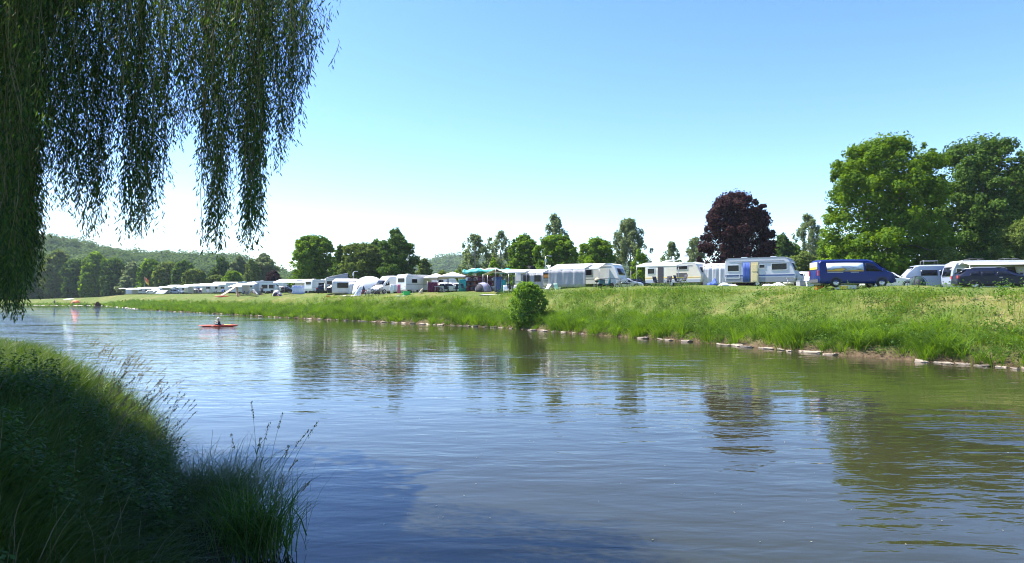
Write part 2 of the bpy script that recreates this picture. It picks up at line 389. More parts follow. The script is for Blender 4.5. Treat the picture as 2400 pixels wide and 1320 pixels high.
M_olive = leafmat('olive_leaves', G((.07, .11, .022), (.11, .16, .035), (.16, .21, .05)), .36)
M_big = leafmat('broad_tree_leaves', G((.050, .10, .010), (.09, .165, .014), (.155, .245, .024)), .4, .25, patchcols=G((.04, .085, .009), (.095, .175, .016), (.165, .255, .026)))
def tree(name, label, cat, px, D, top, wpx, m, kind='round', base=None, n=None, group=None, ls=None, seed=0, bark=None, skirt=.12, depthk=.9):
    """a tree whose crown spans wpx photo pixels about column px and reaches row top at depth D"""
    r0 = random.Random(seed * 77 + int(px)); x, y, z0 = at(px, D)
    H = (HY - top) / F * D + EYE - z0; W = wpx / F * D * (1.28 if kind in ('birch', 'tall') else 1.05); rx = W / 2; ry = rx * depthk
    root = thing(name, label, cat, (x, y, z0), 0, group)
    lobes = []; zb = H * skirt
    ls = ls or .0034 * D
    if kind in ('round', 'beech', 'tall', 'birch'):
        w1, w2, w3 = r0.uniform(0, 6), r0.uniform(0, 6), r0.uniform(0, 6)
        def prof(u, a=0.):
            if kind == 'tall': k_ = min(1, (1.02 - u) * 1.5) ** .7 * (.82 + .18 * min(1, u * 4))
            elif kind == 'birch': k_ = (.62 + .38 * math.sin(math.pi * min(1, u + .18))) * min(1, (1.01 - u) * 3.2) ** .55
            else: k_ = max(1e-3, 1 - abs(2 * u - 1) ** (2.3 if u > .5 else 4.)) ** .5 if u > .5 else (.84 + .16 * math.sin(math.pi * u))
            return k_ * (1 + .10 * math.sin(a * 2 + w1 + u * 4) + .08 * math.sin(a * 3 + w2 - u * 7) + .06 * math.sin(u * 14 + w3))
        K = 8 if kind != 'birch' else 0
        for i_ in range(K):
            u = (i_ + .5) / K; k_ = prof(u) * (.80 if kind != 'tall' else .62); lobes.append((r0.uniform(-.05, .05) * rx, 0, zb + (H - zb) * u, rx * k_, ry * k_, (H - zb) / K * .85))
        for i_ in range({'round': 105, 'beech': 120, 'tall': 80, 'birch': 120}[kind]):
            u = r0.uniform(.0, 1) if kind != 'birch' else r0.uniform(0, 1) ** .9; a = r0.uniform(0, 6.283); q = r0.uniform(.80, .97) if kind in ('round', 'beech') else r0.uniform(.25, .95)
            lr = rx * (r0.uniform(.10, .21) if kind != 'birch' else r0.uniform(.07, .15)); k_ = prof(u, a) * q
            if kind == 'tall': lr *= 1.35 - .5 * u
            zz = zb + (H - zb) * u; rz_ = lr * (r0.uniform(.6, 1.0) if kind != 'birch' else r0.uniform(1.8, 3.4) * (1.15 - .5 * u))
            lobes.append((math.cos(a) * (rx - lr * .5) * k_, math.sin(a) * (ry - lr * .5) * k_, min(zz, H - rz_ * .9), lr, lr, rz_))
        for i_ in range({'round': 60, 'beech': 110}.get(kind, 0)):
            u = r0.uniform(.03, .97); a = r0.uniform(0, 6.283); q = r0.uniform(.90, .99) if kind == 'round' else r0.uniform(.96, 1.05); lr = rx * r0.uniform(.04, .085); k_ = prof(u, a) * q
            lobes.append((math.cos(a) * (rx - lr) * k_, math.sin(a) * (ry - lr) * k_, min(zb + (H - zb) * u * 1.02, H - lr), lr, lr, lr * r0.uniform(.8, 1.6)))
    elif kind == 'bush':
        for i_ in range(44):
            a = r0.uniform(0, 6.283); u = r0.uniform(0, 1) ** .85; q = r0.uniform(.1, .85) * math.sqrt(max(.06, 1 - u ** 2.4))
            lr = r0.uniform(.16, .30) * rx; lobes.append((math.cos(a) * rx * q, math.sin(a) * ry * q, zb + lr * .3 + (H - zb - lr) * u, lr, lr, lr * r0.uniform(.9, 1.4)))
    ex = sorted(abs(l[0]) + l[3] for l in lobes)[-5] / rx; ez = (max(l[2] + l[5] for l in lobes)) / H
    lobes = [(l[0] / ex, l[1] / ex, l[2] / ez, l[3] / ex ** .6, l[4] / ex ** .6, l[5] / ez) for l in lobes]
    area = sum(l[3] * l[5] for l in lobes) * 12
    n = n or int(min(70000, max(1500, area / (ls * ls * .3) * (.8 if kind == 'birch' else 2.2))))
    V, q = crown(lobes, n, ls, asp=.5 if kind == 'birch' else .62, droop=.6 if kind == 'birch' else 0, outward=.5 if kind == 'birch' else .85)
    npmesh('crown', V, q, None, m, root)
    if kind == 'beech':      # shoots standing out of the outline
        pass
    mb = MB(); tr = max(.08, W * .028); th = H * (.55 if kind != 'birch' else .9)
    mb.tube([(0, 0, -.3), (0.02 * W, 0, th * .35), (-.02 * W, .02 * W, th * .7), (0, 0, th)], tr, 8, tr * .3)
    for lb in r0.sample(lobes, min(12, len(lobes))):
        s0 = Vector((0, 0, th * r0.uniform(.3, .85))); e = Vector(lb[:3]); mb.tube([s0, s0.lerp(e, .5) + Vector((0, 0, .06 * H * r0.random())), e], tr * .38, 5, tr * .08)
    mb.build('trunk', bark or (M_birchbark if kind == 'birch' else M_bark), root)
    return root
T = tree
GT = 'trees behind the campsite'
T('broadleaf_tree', 'very large broad green tree towering behind the blue van', 'tree', 2085, 76, 314, 268, M_big, 'round', ls=.36, seed=1, skirt=.04)
T('broadleaf_tree', 'large dark green tree behind the motorhome with the long white awning', 'tree', 2305, 84, 316, 246, M_maple_dark, 'round', ls=.38, seed=2, skirt=.05)
T('broadleaf_tree', 'tall dark tree cut by the picture edge beside the largest trees', 'tree', 2465, 88, 350, 230, M_maple_dark, 'round', ls=.4, seed=3, skirt=.05)
T('shrub', 'sunny yellow-green shrub beyond the motorhome roof', 'shrub', 2398, 70, 512, 110, M_olive, 'bush', seed=4)
T('shrub', 'olive green shrub above the roof rack of the grey campervan', 'shrub', 2210, 72, 575, 120, M_olive, 'bush', seed=5)
T('shrub', 'low dark green shrub behind the estate car', 'shrub', 2300, 73, 590, 150, M_maple_dark, 'bush', seed=6)
T('shrub', 'bright lime green shrub at the foot of the very large tree', 'shrub', 1975, 78, 556, 100, M_lime, 'bush', seed=7)
T('copper_beech', 'dark purple copper beech with a rounded crown', 'tree', 1728, 92, 446, 156, M_copper, 'beech', ls=.33, seed=8, skirt=.03)
T('birch_tree', 'tall loose grey-green birch with a twin tip between copper beech and largest tree', 'tree', 1898, 118, 500, 66, M_birch, 'birch', seed=9)
T('broadleaf_tree', 'small dark green tree just beside the copper beech', 'tree', 1835, 120, 546, 62, M_maple_dark, 'tall', seed=10)
T('shrub', 'dense olive hedge-like shrub below the twin-tipped birch', 'shrub', 1880, 112, 590, 110, M_olive, 'bush', seed=11)
T('shrub', 'mid green shrub between the birch and the lime green shrub', 'shrub', 1935, 100, 560, 60, M_maple, 'bush', seed=12)
T('broadleaf_tree', 'rounded mid green tree beyond the sloping nose of the long grey caravan', 'tree', 1858, 128, 572, 60, M_maple, 'round', seed=101)
T('broadleaf_tree', 'bushy olive tree filling the gap beneath the lime shrub and the birch', 'tree', 1925, 122, 575, 70, M_olive, 'round', seed=102)
T('birch_tree', 'thin pale birch close by the copper beech on its river-bend side', 'tree', 1632, 125, 556, 50, M_birch, 'birch', seed=13)
T('birch_tree', 'small pale birch above the satellite dish', 'tree', 1575, 128, 566, 46, M_birch, 'birch', seed=14)
T('birch_tree', 'tall slender grey-green birch standing alone against the sky', 'tree', 1478, 122, 511, 78, M_birch, 'birch', seed=15, n=16000)
T('columnar_tree', 'narrow bright lime green young tree beside the lone birch', 'tree', 1500, 104, 584, 34, M_lime, 'bush', seed=16)
T('broadleaf_tree', 'rounded green tree at the end of the row of three above the grey awning tent', 'tree', 1398, 112, 556, 90, M_maple, 'round', seed=17)
T('broadleaf_tree', 'broadest rounded green tree in the middle of the row of three', 'tree', 1306, 108, 549, 112, M_maple, 'round', seed=18)
T('broadleaf_tree', 'rounded green tree next to the drooping birches, first of the row of three', 'tree', 1228, 112, 548, 76, M_maple, 'round', seed=19)
T('birch_tree', 'tallest birch rising behind the row of three rounded trees', 'tree', 1299, 140, 499, 62, M_birch, 'birch', seed=20)
T('shrub', 'light green bush above the ridge of the grey awning tent', 'shrub', 1378, 98, 602, 46, M_lime, 'bush', seed=21)
T('birch_tree', 'ragged drooping birch beside the far blue hill', 'tree', 1113, 125, 547, 58, M_birch, 'birch', seed=22)
T('birch_tree', 'drooping birch next to the first rounded maple', 'tree', 1175, 127, 540, 56, M_birch, 'birch', seed=23)
T('birch_tree', 'slim short-topped birch between the two drooping birches', 'tree', 1148, 132, 556, 34, M_birch, 'birch', seed=24)
T('sapling', 'small bright sapling behind the green tarpaulin', 'tree', 1160, 100, 603, 32, M_lime, 'bush', seed=25)
T('shrub', 'low yellow-green bush between the gazebo and the green tarpaulin', 'shrub', 1078, 130, 630, 40, M_lime, 'bush', seed=26)
T('shrub', 'low olive bush behind the two gazebos', 'shrub', 1042, 140, 634, 60, M_olive, 'bush', seed=27)
T('broadleaf_tree', 'small pale green tree in front of the far hill', 'tree', 995, 135, 604, 46, M_olive, 'tall', seed=28, skirt=.02)
T('broadleaf_tree', 'tall ragged dark green tree with a pointed top beside the far hill', 'tree', 928, 118, 533, 92, M_maple_dark, 'tall', seed=29, ls=.36, skirt=.02)
T('broadleaf_tree', 'dark tree peeping up behind the wide olive tree', 'tree', 882, 132, 559, 44, M_maple_dark, 'round', seed=30)
T('broadleaf_tree', 'wide rounded olive green tree behind the arched white tent', 'tree', 848, 120, 568, 104, M_olive, 'round', seed=31)
T('broadleaf_tree', 'narrow dark tree squeezed between two round trees', 'tree', 797, 122, 572, 46, M_maple_dark, 'tall', seed=32)
T('broadleaf_tree', 'large round yellow-green maple at the start of the tree row', 'tree', 733, 128, 549, 108, M_maple, 'round', seed=33)
T('shrub', 'small light bush below the yellow-green maple', 'shrub', 686, 140, 652, 34, M_lime, 'bush', seed=34)
T('purple_tree', 'small dark purple tree behind the long white awnings', 'tree', 641, 165, 634, 36, M_copper, 'round', seed=35, skirt=.02)
T('broadleaf_tree', 'grey-green poplar-like tree behind the small purple tree', 'tree', 618, 210, 592, 66, M_birch, 'tall', seed=36, skirt=.02)
T('broadleaf_tree', 'pale olive willow-shaped tree next to the grey-green tree', 'tree', 590, 205, 606, 44, M_olive, 'tall', seed=37, skirt=.02)
# the wood's edge past the campsite: every tree its own crown
edge = [
 (560, 215, 598, 52, M_birch, 'tall', 'tall grey-green tree above the awnings with the leaning panel'),
 (520, 220, 600, 50, M_maple_dark, 'tall', 'dark upright tree at the wood edge above the red kayak'),
 (545, 190, 634, 52, M_maple, 'round', 'bright green round tree just behind the leaning panel'),
 (505, 195, 644, 44, M_olive, 'round', 'olive round tree low behind the white awnings'),
 (457, 190, 630, 52, M_olive, 'round', 'yellowish green tree with pale blossom behind the longest awning'),
 (430, 215, 610, 56, M_maple_dark, 'round', 'dark tree between the yellowish tree and the flag'),
 (392, 225, 614, 58, M_olive, 'round', 'grey-olive tree just past the orange flag'),
 (352, 235, 606, 60, M_maple, 'round', 'green tree directly above the orange flag'),
 (310, 240, 612, 54, M_birch, 'tall', 'pale tree beside the first camp awning'),
 (268, 248, 604, 58, M_maple_dark, 'round', 'dark leafy tree overhanging the open meadow end'),
 (222, 255, 590, 66, M_maple, 'round', 'tall sunlit tree standing over the gravel beach'),
 (178, 262, 606, 60, M_maple_dark, 'round', 'shaded tree behind the beach parasols'),
 (135, 268, 584, 66, M_olive, 'round', 'sunny olive tree on the wood edge beyond the beach'),
 (92, 272, 590, 62, M_maple_dark, 'round', 'dark tree beyond the beach next to the willow curtain'),
 (46, 276, 600, 70, M_maple_dark, 'round', 'dark tree behind the lower willow strands'),
 (0, 280, 596, 70, M_maple, 'round', 'green tree seen through the willow strands at the picture edge')]
for i_, (px, D, top, wpx, m_, kd, lb) in enumerate(edge):
    T('woodland_tree', lb, 'tree', px, D, top, wpx, m_, kd, seed=50 + i_, group='trees of the wood edge', skirt=.0, ls=.0042 * D)
fill = [(180, 285, 640, 120), (90, 290, 640, 130), (280, 270, 645, 110), (380, 262, 650, 110), (480, 250, 655, 100), (0, 295, 640, 120), (1700, 170, 640, 160), (1500, 190, 652, 150), (2250, 110, 590, 260), (2450, 110, 590, 200), (1600, 190, 650, 120), (1380, 200, 655, 150), (1020, 220, 660, 150), (700, 240, 655, 110)]
Cv, Cq, k0 = [], [], 0
for px, D, top, wpx in fill:
    x, y, z0 = at(px, D); H = (HY - top) / F * D + EYE - z0; W = wpx / F * D
    lb = [(x + rnd.uniform(-.5, .5) * W, y + rnd.uniform(-3, 3), z0 + H * rnd.uniform(.15, .75), W * .12, 3, H * .3) for _ in range(14)]
    V, q = crown(lb, int(900 * W / 8), .0045 * D); Cv.append(V); Cq.append(q + k0); k0 += len(V)
setp(npmesh('undergrowth', np.concatenate(Cv), np.concatenate(Cq), None, M_maple_dark), 'dark green undergrowth filling the gaps under the far trees', 'undergrowth', kind='stuff')
# riverside bush on the far bank
b_ = T('riverside_bush', 'tall bright willow bush alone on the far bank at the waterline', 'bush', 1236, 59.3, 659, 84, leafmat('riverside_bush_leaves', G((.08, .17, .02), (.13, .24, .035), (.19, .30, .05)), .42), 'round', ls=.17, seed=90, skirt=0., n=15000)

# ------------------------------------------------------------------ the weeping willow over the near bank
M_willow = leafmat('willow_leaves', G((.016, .038, .014), (.034, .068, .018), (.07, .12, .024)), .40, rough=.6, spec=.14)
def willow():
    bx, by = -9.0, 9.8; root = thing('weeping_willow', 'huge weeping willow hanging its leafy strands over the near bank', 'tree', (bx, by, gz(bx, by)))
    o = Vector((bx, by, gz(bx, by)))
    # strands: (photo column, row of the tips, half width px, depth, count)
    cl = [(8, 735, 22, 9.6, 60), (30, 750, 25, 9.0, 64), (52, 700, 24, 8.4, 56), (66, 660, 20, 9.8, 40), (15, 640, 30, 7.6, 46), (45, 560, 26, 7.2, 40), (78, 560, 14, 8.8, 26),
          (118, 400, 20, 8.0, 20), (135, 500, 22, 8.6, 24), (160, 470, 22, 9.4, 18), (185, 480, 18, 7.8, 16), (215, 560, 24, 8.6, 30), (235, 480, 24, 9.8, 24), (262, 380, 26, 8.2, 20), (300, 500, 18, 9.0, 20),
          (318, 570, 22, 8.0, 34), (342, 545, 22, 8.8, 26), (368, 480, 18, 9.6, 20), (395, 350, 20, 8.4, 18), (425, 330, 20, 9.2, 22), (450, 300, 20, 8.0, 18), (478, 420, 20, 8.8, 22), (497, 605, 15, 8.2, 30), (512, 540, 16, 9.0, 20),
          (535, 380, 16, 9.6, 18), (560, 430, 16, 8.6, 18), (585, 592, 15, 8.2, 38), (598, 560, 13, 8.9, 24), (606, 420, 18, 9.6, 20), (632, 320, 15, 8.4, 18), (650, 405, 13, 9.2, 14), (668, 355, 14, 8.4, 18), (682, 300, 12, 9.0, 14), (700, 235, 12, 8.6, 16), (716, 200, 12, 9.2, 16), (733, 120, 12, 8.8, 16), (742, 160, 7, 8.4, 3),
          (100, 300, 36, 10.4, 26), (170, 260, 40, 10.8, 24), (250, 240, 40, 11.2, 26), (330, 260, 40, 10.4, 26), (410, 220, 38, 10.8, 24), (480, 240, 38, 11, 24), (560, 250, 36, 10.4, 26), (630, 200, 30, 10.2, 22), (690, 130, 22, 10, 18), (60, 400, 50, 6.6, 30), (140, 330, 40, 6.8, 14), (290, 300, 40, 7.0, 12), (520, 200, 40, 7.4, 14)]
    CE, NO, SZ, UP = [], [], [], []; tw = MB()
    for (px, yb, hw, D, cnt) in cl:
        for s_ in range(int(cnt * (1.65 if D < 10.3 and D > 7.5 else .8))):
            q = px + rng.normal() * hw * .44; d = D + rng.normal() * .35; x = (q - CXP) / F * d
            tip = yb - abs(rng.normal()) * 85 * (1.6 if s_ % 3 == 0 else .75); zt = EYE + (HY - tip) / F * d
            top = EYE + .47 * d + rng.uniform(.1, 1.2)
            if px > 700: top = EYE + .455 * d + rng.uniform(-.35, .5)
            L_ = top - zt
            if L_ < .25: continue
            n = int(L_ / .034); u = np.linspace(0, 1, n); ph = rng.uniform(0, 6.28); amp = rng.uniform(.02, .09)
            drift = rng.normal(scale=.14, size=2)
            cx = x + amp * np.sin(u * L_ * 1.6 + ph) + drift[0] * (u - 1) + .04 * np.sin(u * L_ * 5 + ph)
            cy = d + amp * np.cos(u * L_ * 1.3 + ph) + drift[1] * (u - 1)
            cz = top - u * L_
            P = np.stack([cx, cy, cz], 1)
            keep = rng.random(n) < np.clip(.35 + .8 * np.sin(u * L_ * rng.uniform(1.5, 3) + ph) ** 2 + .25 * (u > .8), 0, 1)
            side = rng.normal(size=(n, 3)); side[:, 2] = 0; side /= np.linalg.norm(side, axis=1)[:, None]
            P2 = P + side * rng.uniform(.01, .085, n)[:, None] + np.array([0, 0, -.02])
            up = side * rng.uniform(.25, .9, n)[:, None] + np.array([0, 0, -1.]); nn = np.cross(up, rng.normal(size=(n, 3)))
            CE.append(P2[keep]); NO.append(nn[keep]); UP.append(up[keep]); SZ.append(rng.uniform(.055, .10, n)[keep])
            if s_ % 3 == 0: tw.tube([P[k_] for k_ in range(0, n, max(1, n // 7))], .0045, 3)
    V, q1 = leaf_quads(np.concatenate(CE), np.concatenate(NO), np.concatenate(SZ), .20, np.concatenate(UP))
    # the crown above the picture: broad, domed, hanging outside the view but shading the bank and the water
    pts = []
    while len(pts) < 30000:
        a = rng.uniform(0, 6.283); r_ = min(1.1, abs(rng.normal()) * .58); X_ = -12.6 + math.cos(a) * 6.4 * r_; Y_ = 11.8 + math.sin(a) * 8.0 * r_
        zt = o.z + 12.0 * math.sqrt(max(0, 1 - r_ * r_ * .8)); Z_ = zt - rng.uniform(0, 5.0) ** 1.2 * .7
        if Z_ < EYE + .50 * Y_ + .7 or Z_ < 7.0: continue
        if bumps(np.array(X_), np.array(Y_ + Z_ * .6), 1.1) < -.62: continue
        pts.append((X_, Y_, Z_))
    for _ in range(5000):  # extra unseen leaf mass, added to shade the near corner of the bank
        a = rng.uniform(0, 6.283); r_ = rng.random() ** .6 * 3.9; X_ = -8.4 + math.cos(a) * r_; Y_ = 5.6 + math.sin(a) * r_; Z_ = 8.2 + rng.normal() * .8
        if Z_ > EYE + .5 * max(0, Y_) + .5: pts.append((X_, Y_, Z_))
    P = np.array(pts); n = len(P); up = rng.normal(size=(n, 3)) * .5 + [0, 0, -1.]
    V2, q2 = leaf_quads(P, rng.normal(size=(n, 3)) + [0, 0, .6], rng.uniform(.25, .5, n), .5, up)
    V = np.concatenate([V, V2]) - np.array(o); q = np.concatenate([q1, q2 + len(V) - len(V2)])
    npmesh('crown', V, q, None, M_willow, root)
    tw.v = [(a_[0] - o.x, a_[1] - o.y, a_[2] - o.z) for a_ in tw.v]
    mb = MB(); M_wb = mat('willow_bark', (.10, .08, .06), .95, var=.6, scale=5)
    mb.tube([(0, 0, -.5), (.05, 0, .4), (0, .05, 2), (.15, 0, 3.6), (.1, -.1, 4.6)], .46, 12, .34)
    mb.build('trunk', M_wb, root)
    lm = [[(.1, -.1, 4.3), (1.4, .2, 6.2), (3.4, .4, 7.2), (5.2, .1, 7.0)], [(.1, -.1, 4.3), (.6, -1.8, 6.6), (1.8, -4, 7.8), (3.6, -5.6, 7.6)], [(0, 0, 4.4), (-1.5, .8, 6.5), (-3.6, 1.8, 8.2)], [(0, 0, 4.4), (.4, 2.0, 7), (1.6, 4, 8.6)], [(0, 0, 4.4), (.2, -.2, 7), (.6, -.4, 10)], [(1.4, .2, 6.2), (2.2, -1.6, 7.0), (4.6, -2.2, 7.1)], [(0, 0, 4.4), (-1, -2.4, 7), (-3, -4, 8)]]
    for p in lm: b2 = MB(); b2.tube(p, .2, 8, .05); b2.build('limb', M_wb, root)
    tw.build('twigs', mat('willow_twigs', (.12, .11, .04), .8), root)['kind'] = 'stuff'
    return root
willow()
# haze
hz = MB(); hz.box((0, 850, 70), (4400, 2500, 170 + 6))
m, t, b = nt('haze_air'); t.nodes.remove(b); v = t.nodes.new('ShaderNodeVolumePrincipled')
v.inputs['Density'].default_value = .00012; v.inputs['Color'].default_value = (.75, .87, 1, 1); v.inputs['Anisotropy'].default_value = .2
t.links.new(v.outputs[0], t.nodes['Material Output'].inputs['Volume'])
HAZE = True
if HAZE: setp(hz.build('haze', m), 'thin pale blue summer haze over the valley', 'haze', kind='stuff')
# ------------------------------------------------------------------ grass and weeds
def blades(P, H, W, lean, bend, seg=3, dirs=None):
    """curved tapering blades; P (n,3); lean/bend in metres sideways at the tip"""
    n = len(P); a = rng.uniform(0, 6.283, n) if dirs is None else dirs
    D = np.stack([np.cos(a), np.sin(a), np.zeros(n)], 1); b = rng.uniform(0, 6.283, n); S = np.stack([np.cos(b), np.sin(b), np.zeros(n)], 1)
    rows = []
    for k in range(seg):
        u = k / seg; c = P + np.stack([np.zeros(n), np.zeros(n), H * (u - .35 * u ** 3 * np.clip(bend / np.maximum(H, .01), 0, 1.8))], 1) + D * (lean * u + bend * u ** 2.2)[:, None]
        w_ = (W * (1 - .65 * u) * .5)[:, None]; rows += [c - S * w_, c + S * w_]
    u = 1.; c = P + np.stack([np.zeros(n), np.zeros(n), H * (u - .35 * np.clip(bend / np.maximum(H, .01), 0, 1.8))], 1) + D * (lean + bend)[:, None]
    rows.append(c); m_ = len(rows); V = np.stack(rows, 1).reshape(-1, 3); base = np.arange(n)[:, None] * m_
    Q = np.concatenate([base + np.array([2 * k, 2 * k + 1, 2 * k + 3, 2 * k + 2]) for k in range(seg - 1)]) if seg > 1 else None
    Tt = base + np.array([2 * seg - 2, 2 * seg - 1, 2 * seg])
    return V, Q, Tt
def cat_mesh(name, parts, m, label, cat):
    Vs, Qs, Ts, k = [], [], [], 0
    for V, Q, T_ in parts:
        Vs.append(V)
        if Q is not None: Qs.append(Q + k)
        if T_ is not None: Ts.append(T_ + k)
        k += len(V)
    return setp(npmesh(name, np.concatenate(Vs), np.concatenate(Qs) if Qs else None, np.concatenate(Ts) if Ts else None, m), label, cat, kind='stuff')
def along_far(n, s0, s1, d0, d1, pw=1.):
    """random points on the far bank: arc length s0..s1 along FAR, d0..d1 from the water"""
    seg = FAR[1:] - FAR[:-1]; ln = np.linalg.norm(seg, axis=1); cum = np.concatenate([[0], np.cumsum(ln)])
    s = rng.uniform(s0, s1, n); k = np.clip(np.searchsorted(cum, s) - 1, 0, len(seg) - 1); t_ = (s - cum[k]) / ln[k]
    p = FAR[k] + seg[k] * t_[:, None]; nn = np.stack([seg[k][:, 1], -seg[k][:, 0]], 1) / ln[k][:, None]; d = d0 + (d1 - d0) * rng.random(n) ** pw
    P = p + nn * d[:, None]; return P[:, 0], P[:, 1], d, s, nn
seg_ = np.linalg.norm(FAR[1:] - FAR[:-1], axis=1); cum_ = np.concatenate([[0], np.cumsum(seg_)])
S_of = lambda px: float(cum_[np.argmin(np.hypot(*(FAR - shore(px)[0]).T))])
M_bank = leafmat('bank_grass', G((.075, .12, .022), (.13, .19, .035), (.19, .26, .045), (.25, .27, .08)), .4, .16, patchcols=G((.07, .14, .02), (.14, .22, .03), (.19, .26, .045), (.24, .25, .08)))
M_lush = leafmat('lush_bank_reeds', G((.05, .10, .016), (.095, .18, .026), (.16, .27, .04)), .4, .55, patchcols=G((.025, .055, .012), (.06, .12, .02), (.17, .30, .035), (.10, .17, .035)))
stone_px = [(1158, 1215), (1252, 1375), (1512, 1585), (1612, 1640), (1685, 1745), (1756, 1985), (2165, 2460), (1085, 1120), (905, 945), (985, 1010)]
def in_stone(X_, Y_):
    px = CXP + F * X_ / np.maximum(Y_, 1); r_ = np.zeros(len(X_), bool)
    for a, b in stone_px: r_ |= (px > a) & (px < b)
    return r_
def patchf(X_, Y_, s): return bumps(X_, Y_, s)
up_parts, lush_parts = [], []
#      s-range by distance, density per m2
zones = [(80, 175, 52, .9, 10, 60), (175, 215, 34, 1.25, 9, 48), (215, 262, 22, 1.7, 7, 38), (262, 330, 11, 2.4, 5, 30), (330, 430, 4, 3.6, 3.5, 22)]
for s0, s1, dens, ws, tpm, per in zones:
    # upper bank: shorter mixed meadow
    n = int((s1 - s0) * 13 * dens); X_, Y_, d, s, nn = along_far(n, s0, s1, 1.2, 15)
    px = CXP + F * X_ / np.maximum(Y_, 1); ok = (Y_ > 5)
    lawn = sm(d, 4.2, 6.2) * sm(px, 1215, 1100) ; lawn = np.maximum(lawn, sm(d, 7.6, 9.6)); lawn = np.maximum(lawn, sm(px, 800, 500) * sm(d, 3.2, 5.5))
    hg = (.26 + .42 * rng.random(len(X_)) ** 1.5 + .20 * patchf(X_, Y_, .35)) * (1 - .84 * lawn); keep = ok & (rng.random(len(X_)) > lawn * .55) & (hg > .03)
    keep &= ~((patchf(X_, Y_, .5) < -.75) & (rng.random(len(X_)) < .6))
    X_, Y_, hg = X_[keep], Y_[keep], hg[keep]; P = np.stack([X_, Y_, ground_z(X_, Y_) - .03], 1); n = len(P)
    up_parts.append(blades(P, hg, .028 * ws * rng.uniform(.6, 1.4, n), rng.uniform(0, .12, n), rng.uniform(0, .22, n), 2))
    # lower bank: tall lush reed grass in tussocks leaning to the water
    nt_ = int((s1 - s0) * tpm * 1.05); X0, Y0, d0, s_, nn0 = along_far(nt_, s0, s1, .10, 3.4, 1.25)
    rep = np.repeat(np.arange(nt_), per); hb = (.42 + .98 * rng.random(nt_) ** 1.3 + .24 * patchf(X0, Y0, .45)) * (1 - .09 * d0) * (.75 + .25 * sm(s_, 330, 200))
    st = in_stone(X0, Y0) & (d0 < .16); use = (~st & (Y0 > 5))[rep]
    rr = np.abs(rng.normal(size=len(rep))) * .24; aa = rng.uniform(0, 6.283, len(rep)); bxp = X0[rep] + rr * np.cos(aa); byp = Y0[rep] + rr * np.sin(aa)
    P = np.stack([bxp, byp, np.maximum(.0, ground_z(bxp, byp)) - .03], 1); H_ = hb[rep] * rng.uniform(.55, 1.1, len(rep)); wd = np.arctan2(-nn0[rep][:, 1] * .35 + np.sin(aa), -nn0[rep][:, 0] * .35 + np.cos(aa)) + rng.normal(size=len(rep)) * .5
    u_ = use; lush_parts.append(blades(P[u_], H_[u_], (.034 * ws * rng.uniform(.6, 1.4, len(rep)))[u_], (H_ * .22)[u_], (H_ * rng.uniform(.2, .9, len(rep)))[u_], 3, wd[u_]))
cat_mesh('meadow_grass', up_parts, M_bank, 'mixed green and straw-coloured meadow grass on the upper far bank', 'grass')
cat_mesh('reed_grass', lush_parts, M_lush, 'lush tall bright green reed grass along the foot of the far bank', 'grass')
# leafy weeds scattered in clumps over the bank
Cw, Nw, Sw = [], [], []
for s0, s1, cnt, sz in ((80, 175, 1500, .11), (175, 215, 650, .14), (215, 300, 700, .19), (300, 420, 300, .3)):
    X_, Y_, d, s, nn = along_far(cnt, s0, s1, .6, 8.2, .8)
    for x, y in zip(X_, Y_):
        if y < 5: continue
        q_ = CXP + F * x / y
        if q_ < 1170 and sdist(np.array([[x, y]]), FAR)[0] > 4.0: continue
        z = gz(x, y); k = 46; r_ = rng.uniform(.15, .48); h_ = rng.uniform(.35, .85); p = rng.normal(size=(k, 3)) * [r_ * .6, r_ * .6, h_ * .3] + [x, y, z + h_ * .5]
        Cw.append(p); Nw.append(rng.normal(size=(k, 3)) + [0, 0, 1.2]); Sw.append(np.full(k, sz) * rng.uniform(.6, 1.4, k))
for s0, s1, pm, sz, k in ((80, 175, 8.5, .10, 74), (175, 215, 6.5, .13, 62), (215, 300, 3.4, .18, 50), (300, 420, 1.6, .3, 36)):
    X_, Y_, d, s, nn = along_far(int((s1 - s0) * pm), s0, s1, .1, 2.6, 1.1); st = in_stone(X_, Y_)
    for x, y, d_, t_ in zip(X_, Y_, d, st):
        if y < 5 or (t_ and d_ < .3): continue
        z = max(0, gz(x, y)); r_ = rng.uniform(.2, .5); h_ = rng.uniform(.3, 1.1); p = rng.normal(size=(k, 3)) * [r_ * .6, r_ * .6, h_ * .26] + [x, y, z + h_ * .5]; p[:, 2] = np.maximum(p[:, 2], .03)
        Cw.append(p); Nw.append(rng.normal(size=(k, 3)) + [0, 0, 1.0]); Sw.append(np.full(k, sz) * rng.uniform(.6, 1.4, k))
V, q = leaf_quads(np.concatenate(Cw), np.concatenate(Nw), np.concatenate(Sw), .55)
setp(npmesh('leafy_weeds', V, q, None, leafmat('weed_leaves', G((.04, .09, .018), (.085, .16, .028), (.15, .25, .04)), .35, .5, patchcols=G((.03, .065, .015), (.08, .16, .028), (.16, .27, .04)))), 'dark leafy weeds dotted over the far bank', 'weeds', kind='stuff')

